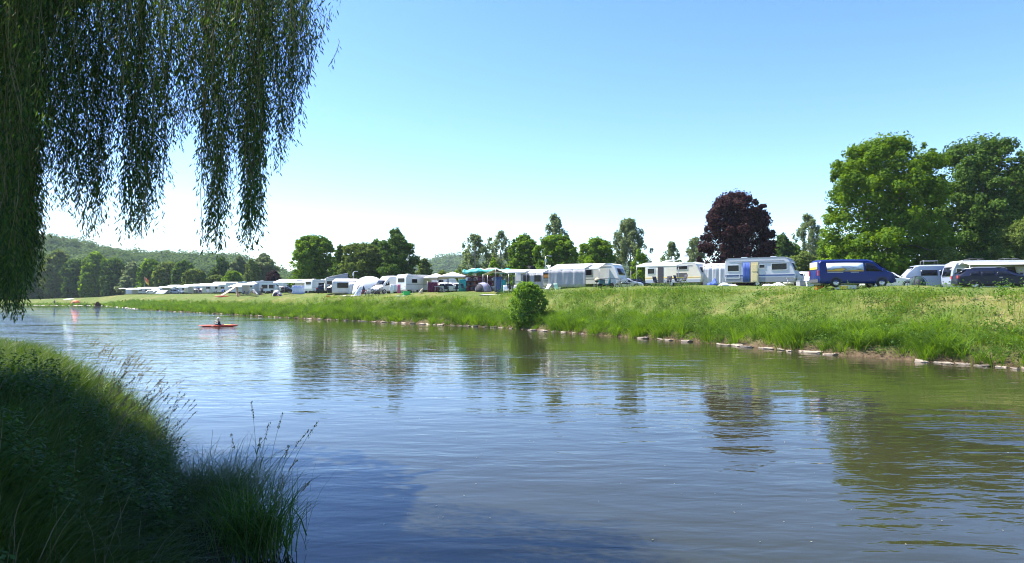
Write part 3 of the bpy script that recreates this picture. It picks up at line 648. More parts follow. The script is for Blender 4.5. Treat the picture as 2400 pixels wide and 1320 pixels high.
# ---- near bank, in the willow's shade
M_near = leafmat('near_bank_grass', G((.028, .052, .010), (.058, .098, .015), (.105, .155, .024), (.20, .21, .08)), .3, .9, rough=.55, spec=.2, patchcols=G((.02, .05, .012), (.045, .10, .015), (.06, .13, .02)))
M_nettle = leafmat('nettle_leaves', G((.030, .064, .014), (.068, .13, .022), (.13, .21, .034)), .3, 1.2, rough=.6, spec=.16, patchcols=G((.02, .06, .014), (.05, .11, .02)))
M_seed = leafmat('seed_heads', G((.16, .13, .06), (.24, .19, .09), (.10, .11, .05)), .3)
def near_pts(n, r0, r1, a0=-50, a1=-8):
    """points of the near bank as seen from the path, denser close by"""
    r_ = np.exp(rng.uniform(math.log(r0), math.log(r1), n)); a = np.radians(rng.uniform(a0, a1, n)); X_ = r_ * np.sin(a); Y_ = r_ * np.cos(a)
    dn = sdist(np.stack([X_, Y_], 1), NEAR); return X_, Y_, dn
parts = []
X_, Y_, dn = near_pts(200000, 2.3, 55); r_ = np.hypot(X_, Y_)
keep = (dn > .02) & ((dn > .5) | (rng.random(len(X_)) < .8)); keep &= rng.random(len(X_)) < .32 + .68 * sm(r_, 4.5, 6.5); X_, Y_, dn, r_ = X_[keep], Y_[keep], dn[keep], r_[keep]
tall = .24 + .40 * sm(r_, 4.2, 7) + .12 * bumps(X_, Y_, 1.4); tall = tall * (1 - .25 * sm(r_, 14, 30))
n = len(X_); H_ = tall * rng.uniform(.55, 1.25, n); P = np.stack([X_, Y_, ground_z(X_, Y_) - .03], 1)
edge_ = sm(dn, 1.6, .2); dr = np.where(rng.random(n) < .35 + .5 * edge_, rng.normal(size=n) * .7 - .35, rng.uniform(0, 6.283, n))
B_ = H_ * rng.uniform(.25, 1.0, n) * (1 + .5 * edge_)
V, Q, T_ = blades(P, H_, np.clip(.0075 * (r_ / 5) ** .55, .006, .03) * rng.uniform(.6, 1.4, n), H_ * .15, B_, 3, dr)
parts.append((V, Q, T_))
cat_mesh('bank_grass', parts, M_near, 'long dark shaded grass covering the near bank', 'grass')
# nettles and other broad leaves, thick at the bottom of the view
X_, Y_, dn = near_pts(21000, 2.2, 13, -46, -14); r_ = np.hypot(X_, Y_)
keep = (dn > .1) & ((bumps(X_, Y_, .8) > -.1) | (r_ < 5.6)) & (rng.random(len(X_)) < np.where(r_ < 6, .62, .42)); X_, Y_ = X_[keep], Y_[keep]; r_ = r_[keep]
C_, N_, S_, U_ = [], [], [], []
st = MB()
Z_ = ground_z(X_, Y_)
for x, y, z, rr in zip(X_, Y_, Z_, r_):
    h = rng.uniform(.34, .74) * (1.35 if rr > 6 else 1); lx, ly = rng.normal(size=2) * .09; k = int(h / .045)
    for q_ in range(k):
        u = q_ / k; f = .25 + .75 * u; ang_ = q_ * 1.57 + rng.normal() * .3
        for sg in (0, math.pi):
            a = ang_ + sg; L_ = (.088 - .04 * u) * rng.uniform(.7, 1.25); dv = np.array([math.cos(a), math.sin(a), -.35 + rng.normal() * .15])
            c = np.array([x + lx * u, y + ly * u, z + h * f]) + dv * L_ * .62
            C_.append(c); U_.append(dv); N_.append((dv[0] * .35, dv[1] * .35, 1.)); S_.append(L_)
C_ = np.array(C_); n = len(C_)
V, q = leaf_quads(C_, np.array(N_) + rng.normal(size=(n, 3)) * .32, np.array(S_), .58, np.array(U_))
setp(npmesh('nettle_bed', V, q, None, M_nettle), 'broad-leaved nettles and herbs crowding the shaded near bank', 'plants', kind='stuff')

n = 130; D_ = rng.uniform(7.5, 24, n); q_ = rng.uniform(900, 2500, n); X_ = (q_ - CXP) / F * D_
V, q = leaf_quads(np.stack([X_, D_, np.full(n, .012)], 1), rng.normal(size=(n, 3)) * .12 + [0, 0, 1.], rng.uniform(.012, .04, n), .5)
setp(npmesh('floating_leaves', V, q, None, leafmat('floating_leaf', G((.22, .20, .12), (.34, .30, .18), (.20, .20, .07)), .1)), 'tiny pale leaves and flecks drifting on the water', 'flecks', kind='stuff')
n = 420; X_, Y_, dn = near_pts(n * 2, 2.6, 12, -46, -16); k_ = dn > .3; X_, Y_ = X_[k_], Y_[k_]; n = len(X_)
V, Q, T_ = blades(np.stack([X_, Y_, ground_z(X_, Y_)], 1), rng.uniform(.45, .95, n), np.full(n, .009), rng.uniform(-.2, .3, n), rng.uniform(0, .3, n), 3)
setp(npmesh('dead_stems', V, Q, T_, leafmat('dead_stem_straw', G((.20, .17, .09), (.32, .27, .15)), .2)), 'pale dead stems standing among the near bank nettles', 'stems', kind='stuff')
# tall seed stalks that lean out over the water, each a plant of its own
def stalk(name, label, x, y, z, h, dx, dy, parent_group, head=True, leaves=4, thick=.0035):
    root = thing(name, label, 'grass stalk', (x, y, z), 0, parent_group); pts = []
    for k in range(9):
        u = k / 8; pts.append((dx * u ** 2, dy * u ** 2, h * (u - .10 * u ** 3)))
    mb = MB(); mb.tube(pts, thick, 4, thick * .4); mb.build('stem', M_stem, root)
    if leaves:
        P = np.array([pts[int(k)] for k in rng.integers(1, 6, leaves)]); a = rng.uniform(0, 6.283, leaves)
        V, Q, T_ = blades(P, rng.uniform(.08, .16, leaves) * h, np.full(leaves, .012), rng.uniform(.04, .1, leaves), rng.uniform(.08, .2, leaves), 3, a)
        npmesh('leaf_blades', V, Q, T_, M_near, root)['kind'] = 'stuff'
    if head:
        n = 34; u = np.sort(rng.uniform(.86, 1.0, n)); P = np.stack([dx * u ** 2, dy * u ** 2, h * (u - .10 * u ** 3)], 1) + rng.normal(size=(n, 3)) * .008
        up = np.tile([dx, dy, h], (n, 1)) + rng.normal(size=(n, 3)) * .25; V, q = leaf_quads(P, rng.normal(size=(n, 3)), np.full(n, .028), .35, up); npmesh('seed_head', V, q, None, M_seed, root)
    return root
M_stem = mat('dry_green_stem', (.12, .13, .05), .8)
# silhouettes over the water: (base px, depth, tip px, tip row)
st_list = [(612, 7.3, 612, 932), (600, 7.2, 640, 985), (620, 7.4, 655, 972), (640, 7.3, 682, 1040), (610, 7.0, 735, 1000), (640, 7.1, 750, 985), (655, 7.2, 738, 1120), (590, 7.5, 618, 1020), (630, 7.6, 700, 1075), (575, 7.4, 560, 1010), (650, 7.0, 668, 1110)]
for i_, (bp, D, tp, ty) in enumerate(st_list):
    x = (bp - CXP) / F * D; z = max(0., gz(x, D)); zt = EYE + (HY - ty) / F * D; xt = (tp - CXP) / F * D
    stalk('seed_stalk', 'thin seed stalk rising from the reed tussock at the water edge', x, D, z, (zt - z) / .9, xt - x, rng.normal() * .1, 'seed stalks in the reed tussock', True, 3)
e0 = []
for i_ in range(150):
    u = rng.random(); D = 8.2 + 11 * u ** 1.2; ex = np.interp(D, NEAR[::-1][:, 1], NEAR[::-1][:, 0]); x = ex - rng.uniform(.1, 1.0) * (1 + .04 * D)
    z = gz(x, D); h = rng.uniform(1.0, 1.45); stalk('seed_stalk', 'arching seed stalk leaning from the near bank grass over the water', x, D, z, h, rng.uniform(.25, .75) * h * .7, rng.normal() * .15, 'arching seed stalks along the near bank', True, 2, .003)
# the reed tussock at the water edge
def tussock(name, label, px, D, n, hh, spread, m, wid=.014, bend=.6):
    x = (px - CXP) / F * D; z = max(0, gz(x, D)) - .02; root = thing(name, label, 'reeds', (x, D, z))
    P = np.stack([rng.normal(size=n) * spread, rng.normal(size=n) * spread, rng.uniform(0, .5, n) * hh * .5], 1); a = rng.uniform(0, 6.283, n)
    H_ = hh * rng.uniform(.35, .8, n); V, Q, T_ = blades(P, H_, wid * rng.uniform(.6, 1.3, n), H_ * .25, H_ * bend * rng.uniform(.4, 1.2, n), 4, a); npmesh('blades', V, Q, T_, m, root)['kind'] = 'stuff'
    mb = MB()
    for k in range(26):
        bx, by = rng.normal(size=2) * spread * .8; mb.tube([(bx, by, 0), (bx * 1.3, by * 1.3, hh * .4), (bx * 1.8, by * 1.8, hh * rng.uniform(.6, .9))], .004, 4, .002)
    mb.build('stems', M_stem, root)['kind'] = 'stuff'
M_reed = leafmat('reed_leaves', G((.03, .075, .015), (.055, .12, .02), (.10, .17, .035)), .35)
tussock('reed_tussock', 'bushy reed tussock standing in the shallows at the near water edge', 605, 7.4, 520, 1.15, .20, M_reed)
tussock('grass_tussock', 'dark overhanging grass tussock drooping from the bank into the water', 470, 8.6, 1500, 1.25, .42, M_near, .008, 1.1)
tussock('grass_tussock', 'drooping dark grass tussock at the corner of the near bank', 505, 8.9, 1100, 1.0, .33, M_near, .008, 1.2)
# ------------------------------------------------------------------ materials of the campsite
M_white = mat('white_gelcoat', (.70, .70, .67), .4, var=.13, scale=1.3)
M_cream = mat('cream_gelcoat', (.62, .59, .50), .4, var=.08, scale=1.5)
M_grey = mat('light_grey_gelcoat', (.50, .51, .53), .4, var=.08, scale=1.5)
M_bluegrey = mat('blue_grey_paint', (.30, .34, .42), .35, var=.05)
M_silver = mat('silver_trim', (.55, .56, .58), .3, .6)
M_glass = mat('dark_window_glass', (.009, .011, .014), .12, spec=.22)
M_rubber = mat('black_rubber', (.015, .015, .015), .8)
M_black = mat('black_plastic', (.02, .02, .022), .5)
M_darkgrey = mat('dark_grey_plastic', (.07, .07, .075), .6)
M_canvas = mat('white_awning_canvas', (.74, .73, .69), .8, var=.10, scale=.9)
M_beige = mat('beige_canvas', (.66, .61, .54), .8, var=.08, scale=1.2)
M_greycloth = mat('grey_tent_cloth', (.33, .33, .34), .85, var=.12, scale=2)
M_lightcloth = mat('light_grey_tent_cloth', (.55, .55, .55), .8, var=.08, scale=2)
M_darkcloth = mat('dark_tent_cloth', (.035, .035, .045), .85)
M_navy = mat('navy_paint', (.008, .011, .026), .3, spec=.3)
M_blue = mat('deep_blue_paint', (.008, .020, .12), .32, spec=.3)
M_bluestripe = mat('blue_stripe', (.05, .09, .22), .4)
M_bluecloth = mat('blue_cloth', (.05, .10, .35), .8)
M_midgrey = mat('mid_grey_panel', (.22, .23, .25), .5)
M_red = mat('red_plastic', (.66, .065, .02), .35)
M_orange = mat('orange_cloth', (.75, .16, .04), .7)
M_yellow = mat('yellow_plastic', (.80, .52, .05), .4)
M_yelcream = mat('cream_yellow_door', (.68, .55, .28), .5)
M_teal = mat('teal_tarpaulin', (.015, .30, .26), .6, var=.25, scale=3)
M_greenp = mat('bright_green_plastic', (.01, .45, .08), .4)
M_lgreen = mat('pale_green_plastic', (.45, .62, .42), .5)
M_maroon = mat('maroon_cloth', (.10, .012, .04), .8)
M_lilac = mat('lilac_cloth', (.35, .33, .48), .8)
M_wood = mat('brown_wood', (.13, .055, .035), .8, var=.4, scale=4)
M_palewood = mat('pale_wood', (.50, .37, .27), .8, var=.25, scale=4)
M_steel = mat('steel_pole', (.45, .45, .46), .35, .7)
M_darkpole = mat('dark_pole', (.03, .035, .05), .5)
M_amber = mat('amber_blind', (.55, .28, .08), .6)
M_skin = mat('skin', (.50, .28, .19), .6)
M_brown = mat('brown_hair', (.05, .03, .02), .8)
M_dgreen = mat('dark_green_cloth', (.01, .035, .025), .8)
M_headl = mat('headlight_glass', (.75, .78, .8), .1)
M_taill = mat('tail_light', (.45, .02, .02), .2)
M_stone = mat('pale_riprap_stone', (.36, .29, .22), .9, var=.35, scale=2.2)
def picture_mat():
    m, t, b = nt('van_picture_panel'); N, L = t.nodes, t.links
    tc = N.new('ShaderNodeTexCoord'); sp = N.new('ShaderNodeSeparateXYZ'); L.new(tc.outputs['Generated'], sp.inputs[0])
    n = N.new('ShaderNodeTexNoise'); n.inputs['Scale'].default_value = 3.2; n.inputs['Detail'].default_value = 5; L.new(tc.outputs['Generated'], n.inputs['Vector'])
    a = N.new('ShaderNodeMath'); a.operation = 'MULTIPLY_ADD'; a.inputs[1].default_value = 1.1; L.new(n.outputs['Fac'], a.inputs[0]); L.new(sp.outputs['Z'], a.inputs[2])
    r = N.new('ShaderNodeValToRGB'); e = r.color_ramp.elements; r.color_ramp.interpolation = 'LINEAR'
    e[0].position = .42; e[0].color = (.70, .42, .06, 1); e[1].position = 1.35 / 1.6; e[1].color = (.75, .80, .88, 1)
    for p, c in ((.50, (.66, .45, .12)), (.54, (.12, .13, .17)), (.62, (.30, .34, .42)), (.70, (.62, .66, .72))): q = e.new(p); q.color = (*c, 1)
    s = N.new('ShaderNodeMath'); s.operation = 'MULTIPLY'; s.inputs[1].default_value = .7; L.new(a.outputs[0], s.inputs[0]); L.new(s.outputs[0], r.inputs['Fac'])
    L.new(r.outputs[0], b.inputs['Base Color']); b.inputs['Roughness'].default_value = .35; return m
M_pic = picture_mat()
def stripe_mat(name, a, b_, f):
    m, t, b = nt(name); N, L = t.nodes, t.links; tc = N.new('ShaderNodeTexCoord'); w_ = N.new('ShaderNodeTexWave'); w_.bands_direction = 'Z'; w_.inputs['Scale'].default_value = f
    L.new(tc.outputs['Object'], w_.inputs['Vector']); r = N.new('ShaderNodeValToRGB'); r.color_ramp.interpolation = 'CONSTANT'; r.color_ramp.elements[0].color = (*a, 1); r.color_ramp.elements[1].color = (*b_, 1); r.color_ramp.elements[1].position = .5
    L.new(w_.outputs['Fac'], r.inputs['Fac']); L.new(r.outputs[0], b.inputs['Base Color']); b.inputs['Roughness'].default_value = .8; return m
M_striped = stripe_mat('blue_white_stripes', (.10, .18, .48), (.70, .72, .76), 1.6)

def P(px, D, dz=0.): return at(px, D, dz)
def put(name, label, cat, px, D, rz=0, group=None, dz=0., scale=1.): return thing(name, label, cat, P(px, D, dz), rz, group, scale)
# wheels share their meshes
_wm = {}
def wheel(parent, x, y, r, w=.2, rim=None):
    rim = rim or M_silver; key = (round(r, 2), round(w, 2), rim.name)
    if key not in _wm:
        a = MB(); a.wheel((0, 0, 0), r, w, r * .62); b = MB(); b.wheel((0, 0, 0), r * .63, w * .7, r * .12, 14)
        for k in range(5):
            an = k * 2 * math.pi / 5; b.box((math.cos(an) * r * .33, -w * .33, math.sin(an) * r * .33), (r * .5, .03, r * .12), ry=-an)
        c = MB(); c.wheel((0, 0, 0), r * .14, w * .75, 0, 10)
        tmp = [a.build('tyre', M_rubber), b.build('rim', rim), c.build('hub', M_darkgrey)]; _wm[key] = tuple(o.data for o in tmp)
        for o in tmp: bpy.data.objects.remove(o)
    wo = thing('wheel', None, None); wo.parent = parent; wo.location = (x, y, r)
    for nm, me in zip(('tyre', 'rim', 'hub'), _wm[key]): link(bpy.data.objects.new(nm, me), wo)
    return wo
def side_panel(parent, name, x0, x1, z0, z1, y, m, th=.03, r=.0):
    b = MB(); b.prism([(x0 + r, z0), (x1 - r, z0), (x1, z0 + r), (x1, z1 - r), (x1 - r, z1), (x0 + r, z1), (x0, z1 - r), (x0, z0 + r)] if r else [(x0, z0), (x1, z0), (x1, z1), (x0, z1)], y - th, y + th * .5)
    return b.build(name, m, parent)
def window(parent, x0, x1, z0, z1, y, glass=None, fr=None):
    f = MB(); k = .05
    for a in ((x0 - k, x1 + k, z0 - k, z0), (x0 - k, x1 + k, z1, z1 + k), (x0 - k, x0, z0, z1), (x1, x1 + k, z0, z1)): f.box(((a[0] + a[1]) / 2, y - .01, (a[2] + a[3]) / 2), (a[1] - a[0], .05, a[3] - a[2]))
    w_ = f.build('window', fr or M_silver, parent); g = MB(); g.box(((x0 + x1) / 2, y - .006, (z0 + z1) / 2), (x1 - x0, .03, z1 - z0)); g.build('pane', glass or M_glass, w_); return w_
def end_window(parent, prof_a, prof_b, y0, y1, s, glass=None, name='window'):
    """a window lying on the sloping end from profile point a (lower) to b (upper); s = +1/-1 outward x"""
    (xa, za), (xb, zb) = prof_a, prof_b; n = Vector((s * abs(zb - za), 0, (xb - xa) * -s * (1 if s > 0 else 1))).normalized()
    if n.x * s < 0: n = -n
    o = n * .025; g = [[Vector((xa, y, za)) + o, Vector((xb, y, zb)) + o] for y in (y0, y1)]
    b = MB(); b.sheet(g, .02); w_ = b.build(name, M_silver, parent)
    c = lambda t, y: Vector((xa + (xb - xa) * t, y, za + (zb - za) * t)) + n * .045
    b = MB(); b.sheet([[c(.08, y), c(.92, y)] for y in (y0 + .05, y1 - .05)], .02); b.build('pane', glass or M_glass, w_); return w_
def caravan(label, px, D, rz, L=5.6, H=2.55, W=2.2, body=None, roof=None, wins=(), door=None, stripe=None, skirt=None, front='R', endwin=True, vents=1, lights=False, extra=None, group=None, cat='caravan', gas=True, name='caravan'):
    body = body or M_white; root = put(name, label, cat, px, D, rz, group); zb = .42; h = L / 2
    f = 1 if front == 'R' else -1
    prof = [(-h + .10, zb), (h - .15, zb), (h - .02, zb + .35), (h, zb + .75), (h - .42, H - .42), (h - .62, H - .16), (h - .95, H), (-h + .35, H), (-h + .13, H - .12), (-h + .03, H - .38), (-h, zb + .9), (-h, zb + .35)]
    if f < 0: prof = [(-x, z) for x, z in prof]
    b = MB(); b.prism(prof, -W / 2, W / 2, .015); b.build('body', body, root)
    b = MB(); top = [(h - .60, H - .15), (h - .95, H), (-h + .35, H), (-h + .10, H - .14)]; top = [(x * f, z) for x, z in top]
    rp = [(x * 1.004, z + .03) for x, z in top] + [(x, z - .03) for x, z in reversed(top)]
    b.prism(rp, -W / 2 - .015, W / 2 + .015); r_ = b.build('roof', roof or M_white, root)
    for i in range(vents): b = MB(); b.prism([(-.3, 0), (.3, 0), (.22, .12), (-.22, .12)], -.25, .25); b.build('roof_vent', M_white, root, (f * (-h * .5 + i * L * .42), 0, H + .02))
    y = -W / 2
    for q in wins: window(root, q[0], q[1], q[2], q[3], y)
    if door:
        d = side_panel(root, 'door', door[0], door[1], zb + .02, H - .38, y, body, .02, .06); hb = MB(); hb.box((door[1] - .1, y - .045, 1.25), (.05, .04, .16)); hb.build('handle', M_darkgrey, d)
    stripe = stripe or (1.02, .05, M_midgrey); q = MB(); q.box((-.25 * f, y - .01, H - .30), (L * .78, .03, .03)); q.build('awning_rail', M_midgrey, root)
    if stripe: b = MB(); b.box((0, y - .004, stripe[0]), (L - .12, .016, stripe[1])); b.build('stripe', stripe[2], root)
    if skirt: b = MB(); b.box((-.02 * f, y - .002, zb + skirt[0] / 2 + .01), (L - .25, .02, skirt[0])); b.build('skirt', skirt[1], root)
    if endwin:
        end_window(root, (f * (h - .09), 1.38), (f * (h - .40), H - .46), -W / 2 + .25, W / 2 - .25, f)
        e = MB(); e.box((-f * (h + .005), 0, 1.75), (.04, W * .6, .5)); e.build('rear_window', M_glass, root)
    if lights:
        for s in (-1, 1): e = MB(); e.box((-f * (h + .01), s * (W / 2 - .22), .78), (.05, .16, .16)); e.build('tail_light', M_taill, root)
        e = MB(); e.box((-f * (h + .012), 0, .62), (.05, W * .96, .34)); e.build('bumper', M_white, root)
        e = MB(); e.box((-f * (h + .04), 0, .66), (.02, .5, .11)); e.build('number_plate', M_yellow if False else M_lightcloth, root)
    for s in (-1, 1): wheel(root, -.15 * f, s * (W / 2 - .12), .31, .2)
    hb = MB(); hb.box((f * (h + .45), 0, .45), (1.0, .08, .08)); hb.tube([(f * (h + .8), 0, .02), (f * (h + .8), 0, .55)], .04); hb.build('tow_bar', M_darkgrey, root)
    if gas: hb = MB(); hb.prism([(f * (h + .02), .5), (f * (h + .42), .5), (f * (h + .38), .95), (f * (h - .0), 1.05)], -.55, .55); hb.build('gas_locker', body, root)
    if extra: extra(root, h, H, W, f)
    return root
def cloth(p00, p10, p11, p01, nx=10, ny=6, sag=.0, fold=0., th=.015, ph=0.):
    """a cloth between four corners; sag drops its middle, fold waves it sideways"""
    a, b, c, d = map(Vector, (p00, p10, p11, p01)); n = (b - a).cross(d - a).normalized(); g = []
    for i in range(nx + 1):
        u = i / nx; row = []
        for j in range(ny + 1):
            v_ = j / ny; p = (a * (1 - u) + b * u) * (1 - v_) + (d * (1 - u) + c * u) * v_
            p = p + Vector((0, 0, -sag * math.sin(math.pi * u) * math.sin(math.pi * v_))) + n * fold * (math.sin(u * 23 + ph) + .6 * math.sin(u * 41 + 2 * v_ + ph)) * (.5 + .5 * v_)
            row.append(p)
        g.append(row)
    return g
def awning(label, px, D, rz, L=4., dep=2.5, hb=2.35, hf=2.0, m=None, walls='', wm=None, poles=None, group=None, dz=0., ridge=False, name='awning', wwin=0, flap=0.):
    """a sun canopy or awning tent: back edge at y=0 on a caravan rail, front edge dep metres nearer"""
    m = m or M_canvas; wm = wm or m; root = put(name, label, 'awning', px, D, rz, group, dz); h = L / 2
    b = MB(); b.sheet(cloth((-h, 0, hb), (h, 0, hb), (h, -dep, hf), (-h, -dep, hf), 8, 5, .06), .02); b.build('canopy', m, root)
    b = MB(); b.sheet(cloth((-h, -dep - .012, hf), (h, -dep - .012, hf), (h, -dep - .02, hf - .16), (-h, -dep - .02, hf - .16), 16, 1, 0, .006)); b.build('valance', m, root)
    n = poles if poles is not None else max(2, int(L / 2.2) + 1)
    for i in range(n):
        x = -h + .03 + (L - .06) * i / (n - 1); b = MB(); b.tube([(x, -dep + .03, 0), (x, -dep + .03, hf)], .022, 6); b.build('pole', M_steel, root)
    if 'L' in walls: b = MB(); b.sheet(cloth((-h, 0, hb - .05), (-h, -dep, hf - .05), (-h, -dep, .05), (-h, 0, .05), 12, 4, 0, .025)); b.build('side_wall', wm, root)
    if 'R' in walls: b = MB(); b.sheet(cloth((h, 0, hb - .05), (h, -dep, hf - .05), (h, -dep, .05), (h, 0, .05), 12, 4, 0, .025)); b.build('side_wall', wm, root)
    if 'F' in walls or 'H' in walls:
        x1 = h if 'F' in walls else h * .25
        b = MB(); b.sheet(cloth((-h, -dep - .03, hf - .12), (x1, -dep - .03, hf - .12), (x1, -dep - .05, .06), (-h, -dep - .05, .06), 40, 5, 0, .035)); fw = b.build('front_wall', wm, root)
        for i in range(wwin):
            x = -h + (x1 + h) * (i + .5) / wwin; c = MB(); c.box((x, -dep - .10, 1.25), ((x1 + h) / wwin * .55, .03, .75)); c.build('wall_window', M_glass, fw)
    if flap: b = MB(); b.sheet(cloth((-h, -dep, hf), (h, -dep, hf), (h * .9, -dep - flap, hf - .45), (-h * .9, -dep - flap, hf - .45), 8, 3, .05)); b.build('flap', m, root)
    return root
def loft(stations, m, name, parent):
    """stations (x, z0, belt, top, half width, half roof width)"""
    V = []; Fs = []; n = 10
    for x, z0, zb, zt, wb, wt in stations:
        r = min(.12, (zt - zb) * .4)
        half = [(wb * .9, z0), (wb, z0 + .14), (wb, zb), (wt, zt - r), (wt - .16, zt)]
        V += [(x, -a, z) for a, z in half] + [(x, a, z) for a, z in reversed(half)]
    for i in range(len(stations) - 1):
        for k in range(n): j = (k + 1) % n; Fs.append((i * n + k, i * n + j, (i + 1) * n + j, (i + 1) * n + k))
    Fs.append(tuple(range(n))[::-1]); Fs.append(tuple((len(stations) - 1) * n + k for k in range(n)))
    b = MB(); b.add(V, Fs); o = b.build(name, m, parent); o.data.polygons.foreach_set('use_smooth', [len(p.vertices) == 4 for p in o.data.polygons])
    try: o.data.set_sharp_from_angle(angle=R(32))
    except Exception: pass
    return o
def st_at(st, x):
    for a, b in zip(st[:-1], st[1:]):
        if a[0] <= x <= b[0]:
            t_ = (x - a[0]) / (b[0] - a[0]); return [a[k] + (b[k] - a[k]) * t_ for k in range(6)]
    return st[-1]
def glass_side(parent, st, x0, x1, t0=.08, t1=.8, m=None, off=.015, cut0=0., cut1=0., sides=(-1, 1), name='side_window'):
    """pane between belt and roof on the slanted side; cut0/cut1 slant its upper corners"""
    for s in sides:
        g = []
        for i in range(7):
            u = i / 6; row = []
            for t_ in (t0, (t0 + t1) / 2, t1):
                k = (t_ - t0) / (t1 - t0); xa = x0 + cut0 * k; xb = x1 - cut1 * k; x = xa + (xb - xa) * u; q = st_at(st, x); r = min(.12, (q[3] - q[2]) * .4); zt = q[3] - r
                row.append(Vector((x, s * (q[4] + (q[5] - q[4]) * t_ + off), q[2] + (zt - q[2]) * t_)))
            g.append(row)
        if s > 0: g = g[::-1]
        b = MB(); b.sheet(g, .02); b.build(name, m or M_glass, parent)
def screen(parent, xa, za, xb, zb, w0, w1, name, m=None, off=.02):
    n = Vector((-(zb - za), 0, xb - xa)).normalized(); n = n if n.z > 0 or (abs(n.z) < .3 and n.x * xa > 0) else -n
    if n.x * xa < 0: n = -n
    b = MB(); b.sheet([[Vector((xa, -w0, za)) + n * off, Vector((xb, -w1, zb)) + n * off], [Vector((xa, w0, za)) + n * off, Vector((xb, w1, zb)) + n * off]], .03); return b.build(name, m or M_glass, parent)
VAN = [(-2.56, .42, .95, 1.35, .84, .78), (-2.50, .30, 1.08, 1.80, .95, .80), (-2.36, .28, 1.1, 1.93, .95, .80), (-1.0, .28, 1.1, 1.96, .95, .81), (.75, .28, 1.1, 1.95, .95, .81), (1.15, .28, 1.1, 1.86, .95, .78), (1.98, .28, 1.08, 1.24, .94, .76), (2.35, .3, .98, 1.08, .93, .72), (2.50, .34, .8, .92, .88, .7), (2.58, .42, .62, .72, .76, .6)]
CAR = [(-2.38, .42, .72, .92, .78, .66), (-2.30, .26, .86, 1.04, .87, .64), (-1.78, .22, .9, 1.37, .9, .58), (-1.0, .22, .9, 1.45, .9, .58), (.0, .22, .9, 1.44, .9, .58), (.45, .22, .9, 1.37, .9, .57), (1.15, .22, .9, .99, .9, .66), (1.95, .24, .8, .88, .89, .66), (2.28, .3, .66, .76, .84, .6), (2.38, .4, .56, .64, .7, .5)]
HATCH = [(-1.98, .42, .72, .92, .76, .64), (-1.92, .26, .86, 1.06, .83, .62), (-1.6, .22, .9, 1.40, .85, .56), (-.7, .22, .9, 1.47, .85, .56), (.1, .22, .9, 1.45, .85, .56), (.4, .22, .9, 1.38, .85, .55), (1.05, .22, .9, 1.0, .85, .62), (1.7, .24, .8, .88, .84, .62), (1.95, .3, .66, .76, .78, .56), (2.02, .4, .56, .64, .64, .46)]
def car(label, px, D, rz, m, st=CAR, cat='car', group=None, rails=False, name='parked_car', flip=False, dz=0.):
    root = put(name, label, cat, px, D, rz + (math.pi if flip else 0), group, dz); loft(st, m, 'body', root); big = st is VAN; x0, x1 = st[0][0], st[-1][0]
    if st is CAR:
        glass_side(root, st, -1.75, -1.12, cut0=.18); glass_side(root, st, -1.06, -.28); glass_side(root, st, -.2, .88, cut1=.42)
        screen(root, 1.12, .99, .5, 1.36, .62, .50, 'windscreen'); screen(root, -2.24, 1.05, -1.84, 1.34, .60, .50, 'rear_window')
    elif st is HATCH:
        glass_side(root, st, -1.5, -.7, cut0=.15); glass_side(root, st, -.62, .8, cut1=.4)
        screen(root, 1.02, 1.0, .44, 1.37, .58, .48, 'windscreen'); screen(root, -1.9, 1.07, -1.62, 1.37, .56, .48, 'rear_window')
    wr = .34 if big else .32; fx, rx = (1.62, -1.42) if big else ((1.38, -1.45) if st is CAR else (1.25, -1.3))
    for x in (fx, rx):
        for s in (-1, 1):
            wheel(root, x, s * (st[4][4] - .10), wr, .22, M_silver)
            a = MB(); g = [(x + (wr + .07) * math.cos(k * math.pi / 10), wr + (wr + .07) * math.sin(k * math.pi / 10)) for k in range(11)] + [(x + (wr + .01) * math.cos(k * math.pi / 10), wr + (wr + .01) * math.sin(k * math.pi / 10)) for k in range(10, -1, -1)]
            a.prism(g, s * st[4][4] - .012, s * st[4][4] + .012); a.build('wheel_arch', M_black, root)
    for s in (-1, 1):
        a = MB(); a.box((x1 - .16, s * (st[-2][4] - .17), (.86 if big else .70)), (.22, .30, .16)); a.build('headlight', M_headl, root)
        a = MB(); a.box((x0 + .03, s * (.80 if big else .70), (1.0 if big else .84)), (.12, .16 if big else .26, .36 if big else .2)); a.build('tail_light', M_taill, root)
        a = MB(); a.prism([(x1 - (.95 if big else 1.35), 1.12 if big else .95), (x1 - (.80 if big else 1.2), 1.12 if big else .95), (x1 - (.80 if big else 1.2), 1.34 if big else 1.08), (x1 - (.95 if big else 1.35), 1.34 if big else 1.08)], s * (st[4][4] + .05) - .08, s * (st[4][4] + .05) + .08); a.build('mirror', m, root)
        a = MB(); a.box((.0, s * (st[4][4] + .012), .92 if big else .80), (.18, .03, .03)); a.build('door_handle', M_silver if not big else M_black, root)
        if rails: a = MB(); a.tube([(-1.8, s * .5, 1.40), (-1.2, s * .5, 1.50), (.1, s * .5, 1.49), (.45, s * .5, 1.40)], .018, 5); a.build('roof_rail', M_silver, root)
    for x, s in ((x1 - .04, 1), (x0 + .04, -1)): a = MB(); a.box((x, 0, .46), (.16, st[4][4] * 1.72, .22)); a.build('bumper', M_darkgrey if big else m, root)
    return root
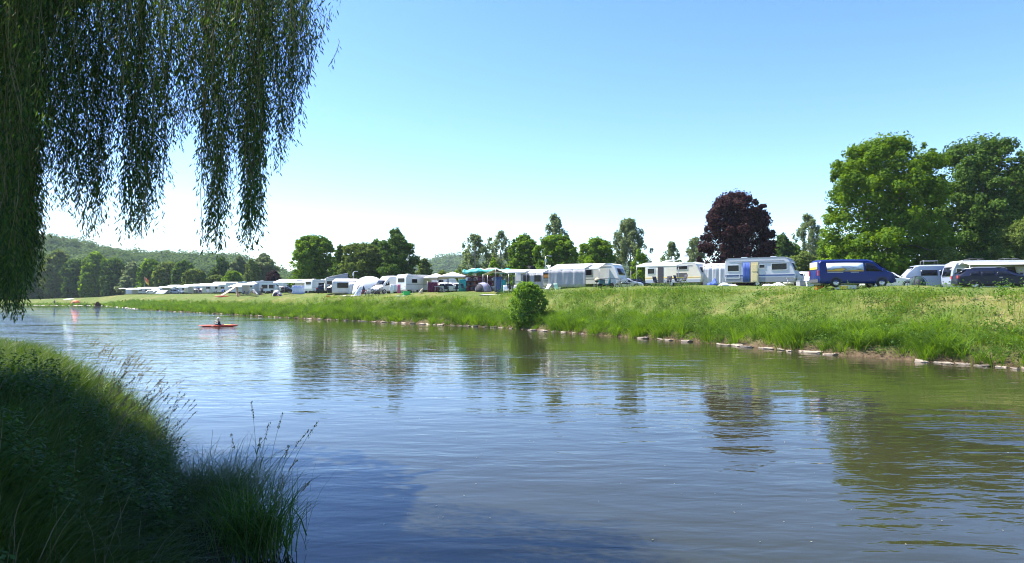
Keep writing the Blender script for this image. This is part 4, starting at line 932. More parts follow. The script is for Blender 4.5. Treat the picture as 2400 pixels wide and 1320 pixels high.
def bicycle(label, px, D, rz, m, group, dz=0.):
    root = put('bicycle', label, 'bicycle', px, D, rz, group, dz)
    for x in (-.52, .52): b = MB(); b.wheel((0, 0, 0), .34, .035, .31, 16); b.build('wheel', M_rubber, root, (x, 0, .34))
    b = MB()
    for p, q in (((-.52, 0, .34), (-.08, 0, .30)), ((-.52, 0, .34), (-.18, 0, .78)), ((-.08, 0, .30), (-.20, 0, .88)), ((-.08, 0, .30), (.36, 0, .80)), ((-.18, 0, .76), (.36, 0, .84)), ((.52, 0, .34), (.36, 0, .95))): b.tube([p, q], .018, 5)
    b.build('frame', m, root); b = MB(); b.box((-.22, 0, .93), (.24, .12, .05)); b.build('saddle', M_black, root)
    b = MB(); b.tube([(.30, -.28, 1.0), (.37, 0, .98), (.30, .28, 1.0)], .014, 5); b.build('handlebar', M_black, root); return root
def chair(label, px, D, rz, m, group=None, fr=None, tilt=.22, dz=0.):
    root = put('camping_chair', label, 'chair', px, D, rz, group, dz); fr = fr or M_darkpole
    b = MB(); b.sheet(cloth((-.24, -.24, .44), (.24, -.24, .44), (.24, .2, .40), (-.24, .2, .40), 4, 4, .03)); b.build('seat', m, root)
    b = MB(); b.sheet(cloth((-.24, .2, .42), (.24, .2, .42), (.24, .2 + tilt, 1.02), (-.24, .2 + tilt, 1.02), 4, 4, 0)); b.build('backrest', m, root)
    for s in (-1, 1):
        for a in (((s * .26, -.28, 0), (s * .26, .22, .62)), ((s * .26, .26, 0), (s * .26, -.26, .62))): b = MB(); b.tube(a, .014, 5); b.build('leg', fr, root)
        b = MB(); b.box((s * .27, -.02, .63), (.05, .5, .03)); b.build('armrest', fr, root)
    return root
def table(label, px, D, rz, m=None, L=1.1, dz=0.):
    root = put('camping_table', label, 'table', px, D, rz, None, dz); b = MB(); b.box((0, 0, .71), (L, .7, .035)); b.build('tabletop', m or M_lightcloth, root)
    for sx in (-1, 1):
        for sy in (-1, 1): b = MB(); b.tube([(sx * (L / 2 - .05), sy * .3, 0), (sx * (L / 2 - .12), sy * .3, .7)], .015, 5); b.build('leg', M_steel, root)
    return root
def gazebo(label, px, D, rz, S=3.0, m=None):
    root = put('gazebo', label, 'gazebo', px, D, rz, 'square gazebos'); h = S / 2; m = m or M_beige
    for k in range(4):
        a = k * math.pi / 2; c = Matrix.Rotation(a, 3, 'Z'); g = []
        for i in range(6):
            u = i / 5; row = []
            for j in range(5):
                v_ = j / 4; z = 2.05 + .62 * v_ ** 1.15; row.append(c @ Vector(((-h + S * u) * (1 - v_), -h * (1 - v_), z)))
            g.append(row)
        b = MB(); b.sheet(g, .015); b.build('canopy_panel', m, root)
        b = MB(); b.sheet([[c @ Vector((-h + S * i / 5, -h - .01, z)) for z in (2.05, 1.86)] for i in range(6)], .012); b.build('valance', m, root)
        b = MB(); b.tube([c @ Vector((-h + .04, -h + .04, 0)), c @ Vector((-h + .04, -h + .04, 2.04))], .035, 6); b.build('post', M_darkpole, root)
    return root
def dome(label, px, D, rz, a, b_, h, m, door=None, name='dome_tent', arch=False, n=20, dm=None, pw=.62):
    root = put(name, label, 'tent', px, D, rz); V = []; g = []
    for i in range(n + 1):
        u = -1 + 2 * i / n; row = []
        for j in range(n + 1):
            w_ = math.pi * j / n; e = max(0., 1 - abs(u) ** 2.4) ** pw; row.append(Vector((a * u, -b_ * e * math.cos(w_), h * e * math.sin(w_) ** .8 + .01)))
        g.append(row)
    q = MB(); q.sheet(g, .015); q.build('fly', m, root)
    for s in (-1, 1):
        q = MB(); q.tube([(-a * .96, -b_ * .8 * s, 0)] + [(a * u, -b_ * .8 * s * (-u) * 1.0 if True else 0, h * 1.02 * max(0, 1 - abs(u) ** 2.4) ** pw * .98 + .03) for u in (-.9, -.7, -.45, -.2, 0, .2, .45, .7, .9)] + [(a * .96, b_ * .8 * s, 0)], .02, 5); q.build('tent_pole', M_darkpole, root)
    if door:
        x0, x1, dh = door; k = 10; q = MB(); g = []
        for i in range(k + 1):
            x = x0 + (x1 - x0) * i / k; hh = dh * math.sqrt(max(.02, 1 - ((2 * i / k - 1) ** 2))); u = x / a; e = max(.0, 1 - abs(u) ** 2.4) ** pw
            col = []
            for j in range(5):
                z = hh * j / 4; sw = min(1, (z / (h * e)) ** 1.25) if e > .05 else 1; yy = -b_ * e * math.sqrt(max(0, 1 - sw * sw)) - .04; col.append(Vector((x, yy, z + .01)))
            g.append(col)
        q.sheet(g, .02); q.build('doorway_shade', dm or M_darkcloth, root)  # the opening's inner shade, put in as a dark sheet over the fly
    return root
def post_lamp(label, px, D, H, boxes=()):
    root = put('lamp_post', label, 'lamp post', px, D); b = MB(); b.tube([(0, 0, 0), (0, 0, H)], .055, 8, .035); b.build('pole', M_steel, root)
    b = MB(); b.tube([(0, 0, H), (.25, -.1, H + .12), (.55, -.2, H + .10)], .025, 6); b.box((.62, -.22, H + .06), (.42, .18, .09)); b.build('lamp_head', M_silver, root)
    for z in boxes: b = MB(); b.box((0, -.12, z), (.26, .16, .5)); b.build('speaker_box', M_lightcloth, root)
    return root
def person(label, loc, rz, joints, top, bottom, hat=None, hair=None, extra=None):
    """joints: dict of (x,y,z); one continuous skinned body, clothes as children"""
    root = thing('person', label, 'person', loc, rz)
    J = joints; names = list(J); idx = {n_: i for i, n_ in enumerate(names)}
    E = [('pelvis', 'chest'), ('chest', 'neck'), ('neck', 'head'), ('head', 'crown_'), ('chest', 'shl'), ('shl', 'ell'), ('ell', 'hal'), ('chest', 'shr'), ('shr', 'elr'), ('elr', 'har'), ('pelvis', 'hil'), ('hil', 'knl'), ('knl', 'anl'), ('anl', 'tol'), ('pelvis', 'hir'), ('hir', 'knr'), ('knr', 'anr'), ('anr', 'tor')]
    rad_ = dict(pelvis=.15, chest=.16, neck=.06, head=.095, crown_=.07, shl=.06, shr=.06, ell=.042, elr=.042, hal=.03, har=.03, hil=.09, hir=.09, knl=.06, knr=.06, anl=.042, anr=.042, tol=.035, tor=.035)
    def skin(name, keys, k, m):
        ks = [n_ for n_ in names if n_ in keys]; ii = {n_: i for i, n_ in enumerate(ks)}; me = bpy.data.meshes.new(name)
        me.from_pydata([J[n_] for n_ in ks], [(ii[a], ii[b_]) for a, b_ in E if a in ii and b_ in ii], []); o = link(bpy.data.objects.new(name, me), root); me.materials.append(m)
        sk = o.modifiers.new('skin', 'SKIN')
        for n_ in ks: v_ = me.skin_vertices[0].data[ii[n_]]; v_.radius = (rad_[n_] * k, rad_[n_] * k * (.8 if n_ in ('chest', 'pelvis') else 1)); v_.use_root = (n_ == ks[0])
        ss = o.modifiers.new('sub', 'SUBSURF'); ss.levels = ss.render_levels = 1; return o
    skin('body', names, 1, M_skin)
    skin('shirt', ('pelvis', 'chest', 'shl', 'shr', 'ell', 'elr') if top[1] else ('pelvis', 'chest', 'shl', 'shr'), 1.15, top[0])
    if bottom: skin('shorts', ('pelvis', 'hil', 'hir', 'knl', 'knr'), 1.17, bottom)
    h = Vector(J['crown_']); c = MB(); g = []
    for i in range(9):
        a = 2 * math.pi * i / 8; g.append([h + Vector((math.cos(a) * r_, math.sin(a) * r_, z)) for r_, z in (((.17, -.02), (.115, .0), (.10, .08), (.01, .12)) if hat else ((.10, -.08), (.105, .02), (.08, .09), (.01, .11)))])
    c.sheet(g, .01); c.build('hat' if hat else 'hair', hat or hair or M_brown, root)
    return root
STAND = dict(pelvis=(0, 0, .95), chest=(0, 0, 1.32), neck=(0, 0, 1.48), head=(0, -.02, 1.6), crown_=(0, -.01, 1.68), shl=(-.19, 0, 1.40), ell=(-.25, -.02, 1.12), hal=(-.24, -.14, .88), shr=(.19, 0, 1.40), elr=(.25, -.02, 1.12), har=(.24, -.12, .88), hil=(-.10, 0, .88), knl=(-.11, -.03, .48), anl=(-.12, .02, .08), tol=(-.13, -.16, .04), hir=(.10, 0, .88), knr=(.12, -.06, .48), anr=(.13, -.02, .08), tor=(.15, -.18, .04))
SIT = dict(pelvis=(0, 0, .12), chest=(0, .03, .48), neck=(0, 0, .64), head=(0, -.03, .76), crown_=(0, -.02, .84), shl=(-.19, .02, .56), ell=(-.27, -.1, .34), hal=(-.2, -.3, .28), shr=(.19, .02, .56), elr=(.27, -.1, .34), har=(.2, -.3, .28), hil=(-.1, -.05, .12), knl=(-.14, -.42, .40), anl=(-.14, -.66, .07), tol=(-.15, -.8, .04), hir=(.1, -.05, .12), knr=(.14, -.42, .40), anr=(.14, -.66, .07), tor=(.15, -.8, .04))
# ================================================================== the campsite, from the motorhome back to the river bend
d2 = math.radians
# ---- motorhome with long awning (runs out of the picture)
def motorhome():
    root = put('motorhome', 'grey motorhome under a long white roof awning beside the estate car', 'motorhome', 2338, 58, d2(-12)); L, H, W = 8.2, 2.75, 2.2; h = L / 2
    prof = [(-h + .15, .4), (h, .4), (h, H), (-h + .75, H), (-h + .35, H - .18), (-h + .08, H - .75), (-h - .05, 1.3), (-h, .7)]
    b = MB(); b.prism(prof, -W / 2, W / 2, .02); b.build('body', M_bluegrey, root)
    b = MB(); b.prism([(-h + .5, H - .30), (h + .1, H - .30), (h + .1, H + .04), (-h + .75, H + .04)], -W / 2 - .30, W / 2); b.build('roof', M_white, root)
    side_panel(root, 'wall_panel', -h + 1.15, h - .1, .75, 2.2, -W / 2, M_darkcloth, .03)
    window(root, h - 1.1, h - .15, 1.3, 2.1, -W / 2 - .03)
    window(root, -h + .35, -h + .75, 1.35, 2.05, -W / 2)
    end_window(root, (-h - .03, 1.35), (-h + .2, 2.3), -.85, .85, -1, name='windscreen')
    for x in (-1.9, 2.1): wheel(root, x, -W / 2 + .12, .34); wheel(root, x, W / 2 - .12, .34)
    for x in (-1.9, .9):
        b = MB()
        for q in (-.55, .55): b.tube([(x + q, -.5, H), (x + q, -.5, H + .22), (x + q, .5, H + .22), (x + q, .5, H)], .025, 5)
        b.tube([(x - .55, -.5, H + .22), (x + .55, -.5, H + .22)], .025, 5); b.build('roof_rack', M_darkgrey, root)
    b = MB(); b.sheet(cloth((-h + .7, -W / 2 - .3, 2.58), (h + .1, -W / 2 - .3, 2.58), (h + .1, -W / 2 - 1.6, 2.34), (-h + .7, -W / 2 - 1.6, 2.34), 12, 4, .04)); b.build('awning_sheet', M_canvas, root)
    for x in (-h + .75, h - .05): b = MB(); b.tube([(x, -W / 2 - 1.55, 0), (x, -W / 2 - 1.55, 2.34)], .025, 6); b.build('awning_pole', M_steel, root)
    b = MB(); b.sheet(cloth((.7, -W / 2 - .2, 2.35), (2.4, -W / 2 - .9, 2.3), (1.7, -W / 2 - 1.1, 1.0), (.9, -W / 2 - .5, 1.1), 8, 6, .1, .05)); b.build('hanging_cloth', M_greycloth, root)
motorhome()
car('dark navy estate car with silver roof rails parked before the motorhome', 2335, 43.2, d2(-20), M_navy, CAR, rails=True)
# ---- grey campervan
def campervan(label, px, D, rz, m, glassx, rack=True, H=2.35):
    st = [(a[0], a[1], a[2] + .15, a[3] + (H - 1.96) if a[3] > 1.5 else a[3] + .15, a[4], a[5]) for a in VAN]; root = put('campervan', label, 'camper van', px, D, rz); loft(st, m, 'body', root)
    for x0, x1 in glassx: glass_side(root, st, x0, x1, .1, .62)
    screen(root, 1.9, 1.36, 1.2, H - .16, .78, .68, 'windscreen')
    for x in (-1.42, 1.62):
        for s in (-1, 1): wheel(root, x, s * .85, .34)
    if rack:
        b = MB()
        for y in (-.45, .45): b.tube([(-.9, y, H - .05), (-.9, y, H + .4), (.3, y, H + .4), (.3, y, H - .05)], .02, 5)
        b.tube([(-.9, -.45, H + .4), (-.9, .45, H + .4)], .02, 5); b.tube([(.3, -.45, H + .4), (.3, .45, H + .4)], .02, 5); b.build('roof_rack', M_steel, root)
    for s in (-1, 1): b = MB(); b.box((2.4, s * .72, .95), (.2, .26, .2)); b.build('headlight', M_headl, root); b = MB(); b.box((-2.53, s * .8, 1.1), (.1, .15, .4)); b.build('tail_light', M_taill, root)
    return root
campervan('blue-grey campervan with a tubular roof rack behind the dark green tent', 2170, 62, d2(-14) + math.pi, M_bluegrey, [(-2.2, -.9), (-.7, .7)], H=2.4)
dome('small dark green dome tent before the blue-grey campervan', 2151, 47, d2(-10), .55, .55, .78, M_dgreen, (-.4, .05, .55))
car('white hatchback mostly hidden behind the blue van, its bonnet showing', 2080, 56, d2(-8), M_white, HATCH, dz=-.05)
# ---- blue van
bv = car('deep blue van with a landscape picture panel along its side', 1996, 45.2, d2(-5), M_blue, VAN, cat='van', name='parked_van', dz=.04)
glass_side(bv, VAN, -2.02, .42, .02, .82, m=M_pic, off=.02, sides=(-1,), name='picture_panel')
glass_side(bv, VAN, -2.02, .42, .02, .82, off=.02, sides=(1,))
glass_side(bv, VAN, .55, 1.72, .02, .82, cut1=.62, name='cab_window')
screen(bv, 1.93, 1.26, 1.19, 1.84, .74, .64, 'windscreen')
b = MB(); b.box((-2.565, 0, 1.52), (.05, 1.35, .5)); rw = b.build('rear_window', M_white, bv); b = MB(); b.box((-2.595, 0, 1.36), (.02, 1.3, .16)); b.build('picture_strip', M_yellow, rw)
for x0, x1 in ((-2.0, -.95), (-.45, .1)): side_panel(bv, 'trim_strip', x0, x1, 1.04, 1.07, -.95, M_silver, .015)
# ---- caravan B : open cream door, blue stripe
def extraB(root, h, H, W, f):
    y = -W / 2
    b = MB(); b.box((-1.05, y - .02, 1.32), (.72, .06, 1.82)); b.build('door_opening', M_bluestripe, root)
    b = MB(); b.sheet(cloth((-1.38, y - .07, 2.2), (-.74, y - .07, 2.2), (-.74, y - .07, .5), (-1.38, y - .07, .5), 16, 3, 0, .02)); b.build('door_curtain', M_bluecloth, root)
    d = MB(); d.box((-.36, y - .10, 1.32), (.66, .05, 1.8)); dd = d.build('open_door', M_yelcream, root)
    for z in (.85, 1.7): q = MB(); q.box((-.36, y - .135, z), (.42, .03, .6)); q.build('door_panel', M_yelcream, dd)
    q = MB(); q.box((-.1, y - .15, 1.3), (.05, .05, .14)); q.build('handle', M_darkgrey, dd)
    q = MB()
    for a in ((-2.3, .78, 1.2, .03), (-2.3, 1.12, 1.2, .03)): q.box((a[0], y - .02, a[1]), (a[2], .03, a[3]))
    for x in (-2.9, -1.7): q.box((x, y - .02, .95), (.03, .03, .36))
    q.build('service_hatch', M_white, root)
    q = MB(); q.box((.6, y - .02, 2.17), (L6 - 1.2, .04, .04)); q.build('awning_rail', M_midgrey, root)
L6 = 6.1
caravan('long grey-white caravan with an open cream door and a blue stripe', 1786, 58.5, d2(-34), L6, 2.62, 2.25, M_grey, M_midgrey, [(-2.75, -1.75, 1.45, 1.98), (.05, .5, 1.7, 1.98), (1.1, 2.35, 1.5, 2.05)], None, (1.02, .13, M_bluestripe), (.42, M_midgrey), vents=2, extra=extraB)
table('folding table before the sloping nose of the long grey caravan', 1868, 53, d2(-20), M_lightcloth, 1.6)
chair('white reclining chair between the long grey caravan and the blue van', 1889, 52, d2(-40), M_white, tilt=.5)
def box_item(name, label, cat, px, D, rz, d, m, lid=None):
    root = put(name, label, cat, px, D, rz); b = MB(); b.prism([(-d[0] / 2, 0), (d[0] / 2, 0), (d[0] / 2 * 1.06, d[2]), (-d[0] / 2 * 1.06, d[2])], -d[1] / 2, d[1] / 2, .02); b.build('body', m, root)
    b = MB(); b.box((0, 0, d[2] + .02), (d[0] * 1.1, d[1] * 1.06, .04)); b.build('lid', lid or m, root); return root
box_item('storage_box', 'grey plastic box standing by the reclining chair', 'box', 1880, 50.5, .2, (.7, .5, .38), M_greycloth)
box_item('storage_box', 'second grey box tucked beside the rear bumper of the blue van', 'box', 1898, 50, -.1, (.5, .4, .34), M_lightcloth)
box_item('storage_box', 'red crate low by the rear wheel of the blue van', 'crate', 1919, 45.6, .1, (.45, .35, .22), M_red)
box_item('storage_box', 'small white box on the grass below the blue van', 'box', 1963, 44.6, .1, (.25, .25, .3), M_white)
box_item('storage_box', 'yellow and white cool box below the blue van', 'cool box', 1976, 44.5, -.1, (.42, .3, .26), M_yellow, M_white)
box_item('storage_box', 'beige flat box on the grass below the blue van door', 'box', 1994, 44.6, 0, (.6, .35, .22), M_beige)
def heap(name, label, px, D, sx, sy, sz, m, rz=0.):
    root = put(name, label, 'cloth', px, D, rz); n = 12; g = []
    r0 = random.Random(px)
    for i in range(n + 1):
        row = []
        for j in range(n + 1):
            u, v_ = i / n * 2 - 1, j / n * 2 - 1; e = max(0, 1 - max(abs(u), abs(v_)) ** 2.5); row.append(Vector((u * sx, v_ * sy, .02 + sz * e * (.55 + .35 * math.sin(u * 4 + r0.random() * .4 + px) + .25 * math.sin(v_ * 5 + u * 3)))))
        g.append(row)
    b = MB(); b.sheet(g, .015); b.build('cloth', m, root); return root
heap('folded_cloth', 'white folded sheet lying before the window end of the long grey caravan', 1815, 54, .9, .5, .32, M_canvas)
heap('folded_cloth', 'white crumpled sheet lying by the caravan corner near the white pavilion', 1706, 56, .8, .4, .3, M_canvas)
heap('folded_cloth', 'blue crumpled tarpaulin leaning by the white pavilion', 1671, 61, .5, .4, .7, M_bluecloth)
awning('white walled pavilion tent between the two big caravans', 1687, 66, d2(-30), 2.4, 2.0, 2.45, 2.25, M_canvas, 'LRF', M_lightcloth, name='pavilion_tent')
car('white car hidden low between caravan and blue van', 1892, 62, d2(0), M_white, HATCH, dz=.1)
# ---- caravan A with canopy
def extraA(root, h, H, W, f):
    b = MB(); b.box((-.9, -.1, H + .32), (1.2, .9, .06), ry=d2(-6)); b.tube([(-1.4, 0, H), (-1.4, 0, H + .3)], .03); b.tube([(-.4, 0, H), (-.4, 0, H + .3)], .03); b.build('raised_roof_hatch', M_white, root)
    b = MB(); V = []
    g = [[Vector((.0 + r_ * math.cos(a), -.12 * (1 - (r_ / .42) ** 2) - .1, r_ * math.sin(a))) for r_ in (.02, .15, .3, .42)] for a in [k * 2 * math.pi / 16 for k in range(17)]]
    M_ = Matrix.Rotation(d2(28), 3, 'X') @ Matrix.Rotation(d2(35), 3, 'Y'); g = [[M_ @ p + Vector((1.0, 0, H + .65)) for p in r_] for r_ in g]; b.sheet(g, .02); ds = b.build('satellite_dish', M_white, root)
    b = MB(); b.tube([(1.0, .05, H), (1.0, .05, H + .6)], .03); b.build('dish_mast', M_steel, ds)
    b = MB(); b.box((-1.35, -W / 2 - .01, 1.35), (.62, .05, 1.8)); b.build('door_opening', M_darkcloth, root)  # dark panel stands for the shaded interior behind the open door
    b = MB(); b.box((1.1, -W / 2 - .02, 1.2), (1.15, .05, .4)); b.build('open_locker', M_darkgrey, root)
caravan('cream caravan with raised roof hatch and satellite dish', 1588, 67.5, d2(-44), 6.6, 2.45, 2.2, M_cream, M_white, [(-2.9, -2.1, 1.4, 1.95), (.55, 1.75, 1.75, 2.1)], None, (.95, .07, M_yellow), (.3, M_bluegrey), vents=0, extra=extraA)
awning('wide white sun canopy on poles before the cream caravan', 1560, 65, d2(-30), 4.2, 2.8, 2.42, 2.02, M_canvas, '', poles=3)
for i, (px, D, rz, lb) in enumerate([(1540, 61, .5, 'dark folding chair under the wide canopy by its outer pole'), (1566, 60.5, -.6, 'dark folding chair beside the middle canopy pole'), (1590, 60.5, .8, 'dark high-backed folding chair at the caravan window'), (1600, 60, -1.2, 'dark folding chair turned sideways before the cream caravan')]): chair(lb, px, D, rz, M_darkcloth, 'dark chairs before the cream caravan')
table('dark camping table among the chairs before the cream caravan', 1578, 60, .2, M_darkgrey, 1.2)
# ---- cars and bikes by the lime tree
car('silver car with open view of its rear beside the grey awning tent', 1472, 88, d2(-20), M_silver, HATCH)
car('dark car parked close behind the canopy of the cream caravan', 1492, 92, d2(15), M_navy, HATCH)
bicycle('silver bicycle leaning near the silver car', 1452, 64, .1, M_silver, 'bicycles by the silver car'); bicycle('dark bicycle leaning near the silver car, closer to the cream caravan', 1474, 63.5, -.3, M_darkgrey, 'bicycles by the silver car')
# ---- big grey awning tent and its caravan
caravan('white caravan with a long sloping nose joined to the grey awning tent', 1405, 75, d2(-36), 6.0, 2.7, 2.2, M_white, M_white, [(-1.6, -.4, 1.45, 2.05)], None, None, None, vents=1)
awning('big awning tent with white roof and grey curtained walls', 1348, 74, d2(-24), 4.3, 2.9, 2.75, 2.1, M_canvas, 'LF', M_greycloth, wwin=0, name='awning_tent')
awning('open porch of the grey awning tent over a kitchen corner', 1404, 73.5, d2(-24), 1.6, 2.6, 2.7, 2.1, M_canvas, '', M_lightcloth, poles=2)
table('teal kitchen table under the open porch', 1412, 67.5, 0, M_teal, 1.1)
def grill():
    root = put('kettle_grill', 'dark kettle grill with a pale lid beside the porch pole', 'grill', 1400, 66.5); b = MB()
    prof = [(.02, .62), (.24, .70), (.3, .85), (.02, .86)]; g = [[Vector((r_ * math.cos(a), r_ * math.sin(a), z)) for r_, z in prof] for a in [k * math.pi / 6 for k in range(13)]]; b.sheet(g, .01); b.build('bowl', M_black, root)
    b = MB(); g = [[Vector((r_ * math.cos(a), r_ * math.sin(a), z)) for r_, z in ((.3, .87), (.26, 1.0), (.15, 1.1), (.01, 1.13))] for a in [k * math.pi / 6 for k in range(13)]]; b.sheet(g, .01); b.build('lid', M_yelcream, root)
    for k in range(3): b = MB(); a = k * 2.09; b.tube([(math.cos(a) * .15, math.sin(a) * .15, .7), (math.cos(a) * .32, math.sin(a) * .32, 0)], .015, 5); b.build('leg', M_black, root)
grill()
def scooter():
    root = put('motor_scooter', 'dark teal motor scooter parked before the porch', 'scooter', 1420, 66, .15)
    for x in (-.6, .6): b = MB(); b.wheel((0, 0, 0), .26, .12, .12, 14); b.build('wheel', M_rubber, root, (x, 0, .26))
    b = MB(); b.prism([(-.75, .45), (-.2, .3), (.3, .28), (.5, .55), (.48, 1.0), (.38, 1.0), (.28, .45), (-.1, .45), (-.15, .75), (-.75, .8)], -.16, .16, .05); b.build('body', mat('teal_paint', (.01, .08, .10), .3), root)
    b = MB(); b.prism([(-.72, .8), (-.1, .76), (-.15, .86), (-.7, .9)], -.14, .14); b.build('seat', M_black, root); b = MB(); b.tube([(.42, -.3, 1.05), (.45, 0, 1.02), (.42, .3, 1.05)], .018, 5); b.build('handlebar', M_black, root)
scooter()
chair('pale green plastic chair on the grass before the grey awning tent', 1307, 67, .5, M_lgreen, fr=M_lgreen)
bicycle('dark bicycle beside the pale green chair', 1291, 68, .2, M_darkgrey, 'bicycles by the pale green chair')
chair('white tilted deck chair between caravan with amber blind and bicycle', 1280, 69, -.6, M_white, fr=M_steel, tilt=.55)
def extraS(root, h, H, W, f):
    for x, w_ in ((-1.0, 1.0), (1.5, .5)): b = MB(); b.box((x, .1, H + .30), (w_, .7, .04), rx=d2(-35)); b.box((x, .1, H + .12), (.06, .06, .25)); b.build('solar_panel', M_glass if w_ > .8 else M_silver, root)
    b = MB(); b.box((1.45, -W / 2 - .03, 1.6), (1.1, .05, .38)); b.build('amber_blind', M_amber, root)
caravan('caravan with an amber window blind and tilted solar panels', 1262, 80, d2(-30), 5.6, 2.45, 2.2, M_white, M_white, [(.8, 2.1, 1.35, 1.95), (-1.9, -.8, 1.4, 1.9)], None, None, None, vents=0, extra=extraS, group='caravans of the middle row')
awning('long low white awning with windowed grey front wall', 1262, 77.5, d2(-22), 2.8, 2.2, 2.4, 1.95, M_canvas, 'LF', M_greycloth, wwin=2, name='awning_tent')
awning('wide white canopy on poles beside the pink peaked awning', 1208, 78.5, d2(-14), 4.0, 2.7, 2.55, 2.2, M_canvas, '', poles=4)
def peaked(label, px, D, rz, L, dep, he, hr, m, name='peaked_awning'):
    root = put(name, label, 'awning', px, D, rz); h = L / 2
    for s in (-1, 1): b = MB(); b.sheet(cloth((s * h, 0, he), (s * h, -dep, he), (0, -dep, hr), (0, 0, hr), 4, 8, .08)); b.build('roof_slope', m, root)
    for x in (-h, 0, h): b = MB(); b.tube([(x, -dep, 0), (x, -dep, he if x else hr)], .025, 6); b.build('pole', M_steel, root); b = MB(); b.tube([(x, 0, 0), (x, 0, he if x else hr)], .025, 6); b.build('pole', M_steel, root)
    return root
peaked('pinkish peaked awning roof beside the green tarpaulin', 1172, 78, d2(-10), 3.1, 2.6, 2.05, 2.7, M_beige)
def screen_wall(name, label, px, D, rz, L, H, m, poles=3, cat='windbreak', fold=.03):
    root = put(name, label, cat, px, D, rz); b = MB(); b.sheet(cloth((-L / 2, 0, H), (L / 2, 0, H), (L / 2, 0, .05), (-L / 2, 0, .05), 24, 4, 0, fold)); b.build('cloth', m, root)
    for i in range(poles): x = -L / 2 + L * i / (poles - 1); b = MB(); b.tube([(x, .03, 0), (x, .03, H + .12)], .02, 5); b.build('pole', M_steel, root)
    return root
screen_wall('windbreak', 'dark blue hanging cloth under the pinkish peaked awning', 1168, 76.5, -.1, .9, 1.9, M_bluestripe, 2)
screen_wall('windbreak', 'bright teal cloth hanging between two awning poles', 1180, 76, -.1, .5, 1.5, M_teal, 2)
chair('white high-backed plastic chair under the wide canopy', 1186, 74, .2, M_white, fr=M_white); chair('grey folding chair behind the riverside bush', 1206, 74, -.4, M_greycloth); chair('dark folding chair beside the grey one under the wide canopy', 1196, 75.5, 2.6, M_darkcloth)
table('long dark table under the wide canopy', 1218, 75.5, .1, M_darkgrey, 1.8)
dome('low dark tunnel tent with a lilac side by the wooden racks', 1133, 79, d2(-12), 1.05, .8, 1.15, M_lilac, (-.95, .25, 1.0))
ground_sheet = heap('ground_sheet', 'grey-white sheet spread flat on the lawn below the racks', 1160, 74, 1.8, .5, .10, M_lightcloth)
# ---- racks under the green tarpaulin
def tarp():
    root = put('tarpaulin_shelter', 'ragged shelter roofed with a rumpled teal-green tarpaulin', 'shelter', 1145, 84, d2(-8)); n = 26; g = []
    for i in range(n + 1):
        u = i / n * 2 - 1; row = []
        for j in range(9):
            v_ = j / 8 * 2 - 1; z = 3.02 - .32 * v_ * v_ - .12 * u * u + .08 * math.sin(u * 9 + v_ * 2) + .05 * math.sin(u * 17 + 1) - (.35 * max(0, abs(v_) - .8) * 5 * (.6 + .4 * math.sin(u * 13))); row.append(Vector((u * 3.15, v_ * 1.7, z)))
        g.append(row)
    b = MB(); b.sheet(g, .03); cover = b.build('tarpaulin', M_teal, root)
    b = MB(); b.sheet([[p + Vector((0, 0, .035)) for p in r_[1:4]] for r_ in g[9:20]], .02); b.build('white_patch', M_canvas, cover)
    b = MB(); b.sheet([[p + Vector((0, 0, .035)) for p in r_[2:5]] for r_ in g[2:7]], .02); b.build('white_patch', M_canvas, cover)
    for x in (-3, -1, 1, 3):
        for y in (-1.3, 1.3): b = MB(); b.tube([(x, y, 0), (x, y, 2.75)], .05, 6); b.build('post', M_wood, root)
tarp()
def rack(label, px, D, rz, L, H, rows, seed):
    root = put('wooden_rack', label, 'rack', px, D, rz); r0 = random.Random(seed)
    for i in range(4):
        x = -L / 2 + L * i / 3; b = MB(); b.box((x, 0, H / 2), (.09, .09, H)); b.build('post', M_wood, root)
    for k in range(rows): b = MB(); z = .15 + (H - .3) * k / (rows - 1); b.box((0, -.03, z), (L + .1, .5, .07)); b.build('shelf', M_wood, root)
    b = MB(); b.box((0, .30, H / 2), (L + .1, .04, H * .96)); b.build('back_board', M_wood, root)
    for k in range(34):
        b = MB(); z = .19 + (H - .3) * r0.randrange(rows - 1) / (rows - 1); s_ = r0.uniform(.2, .5); x = r0.uniform(-L / 2 + .2, L / 2 - .2)
        b.prism([(-s_ / 2, 0), (s_ / 2, 0), (s_ * .4, s_ * .9), (-s_ * .4, s_ * .9)], -.15, .15, .05); b.build('stored_item', r0.choice([M_wood, M_darkgrey, M_maroon, M_palewood, M_darkcloth, M_lightcloth]), root, (x, -.08, z))
    return root
rack('dark wooden rack loaded with gear below the teal tarpaulin', 1116, 81, d2(-5), 2.6, 2.0, 4, 1); rack('second dark wooden rack of gear, under the tarpaulin middle', 1158, 81, d2(-8), 1.7, 2.0, 4, 2)
screen_wall('windbreak', 'teal cloth slanting down between gazebo and racks', 1084, 80, .3, .9, 1.55, M_teal, 2)
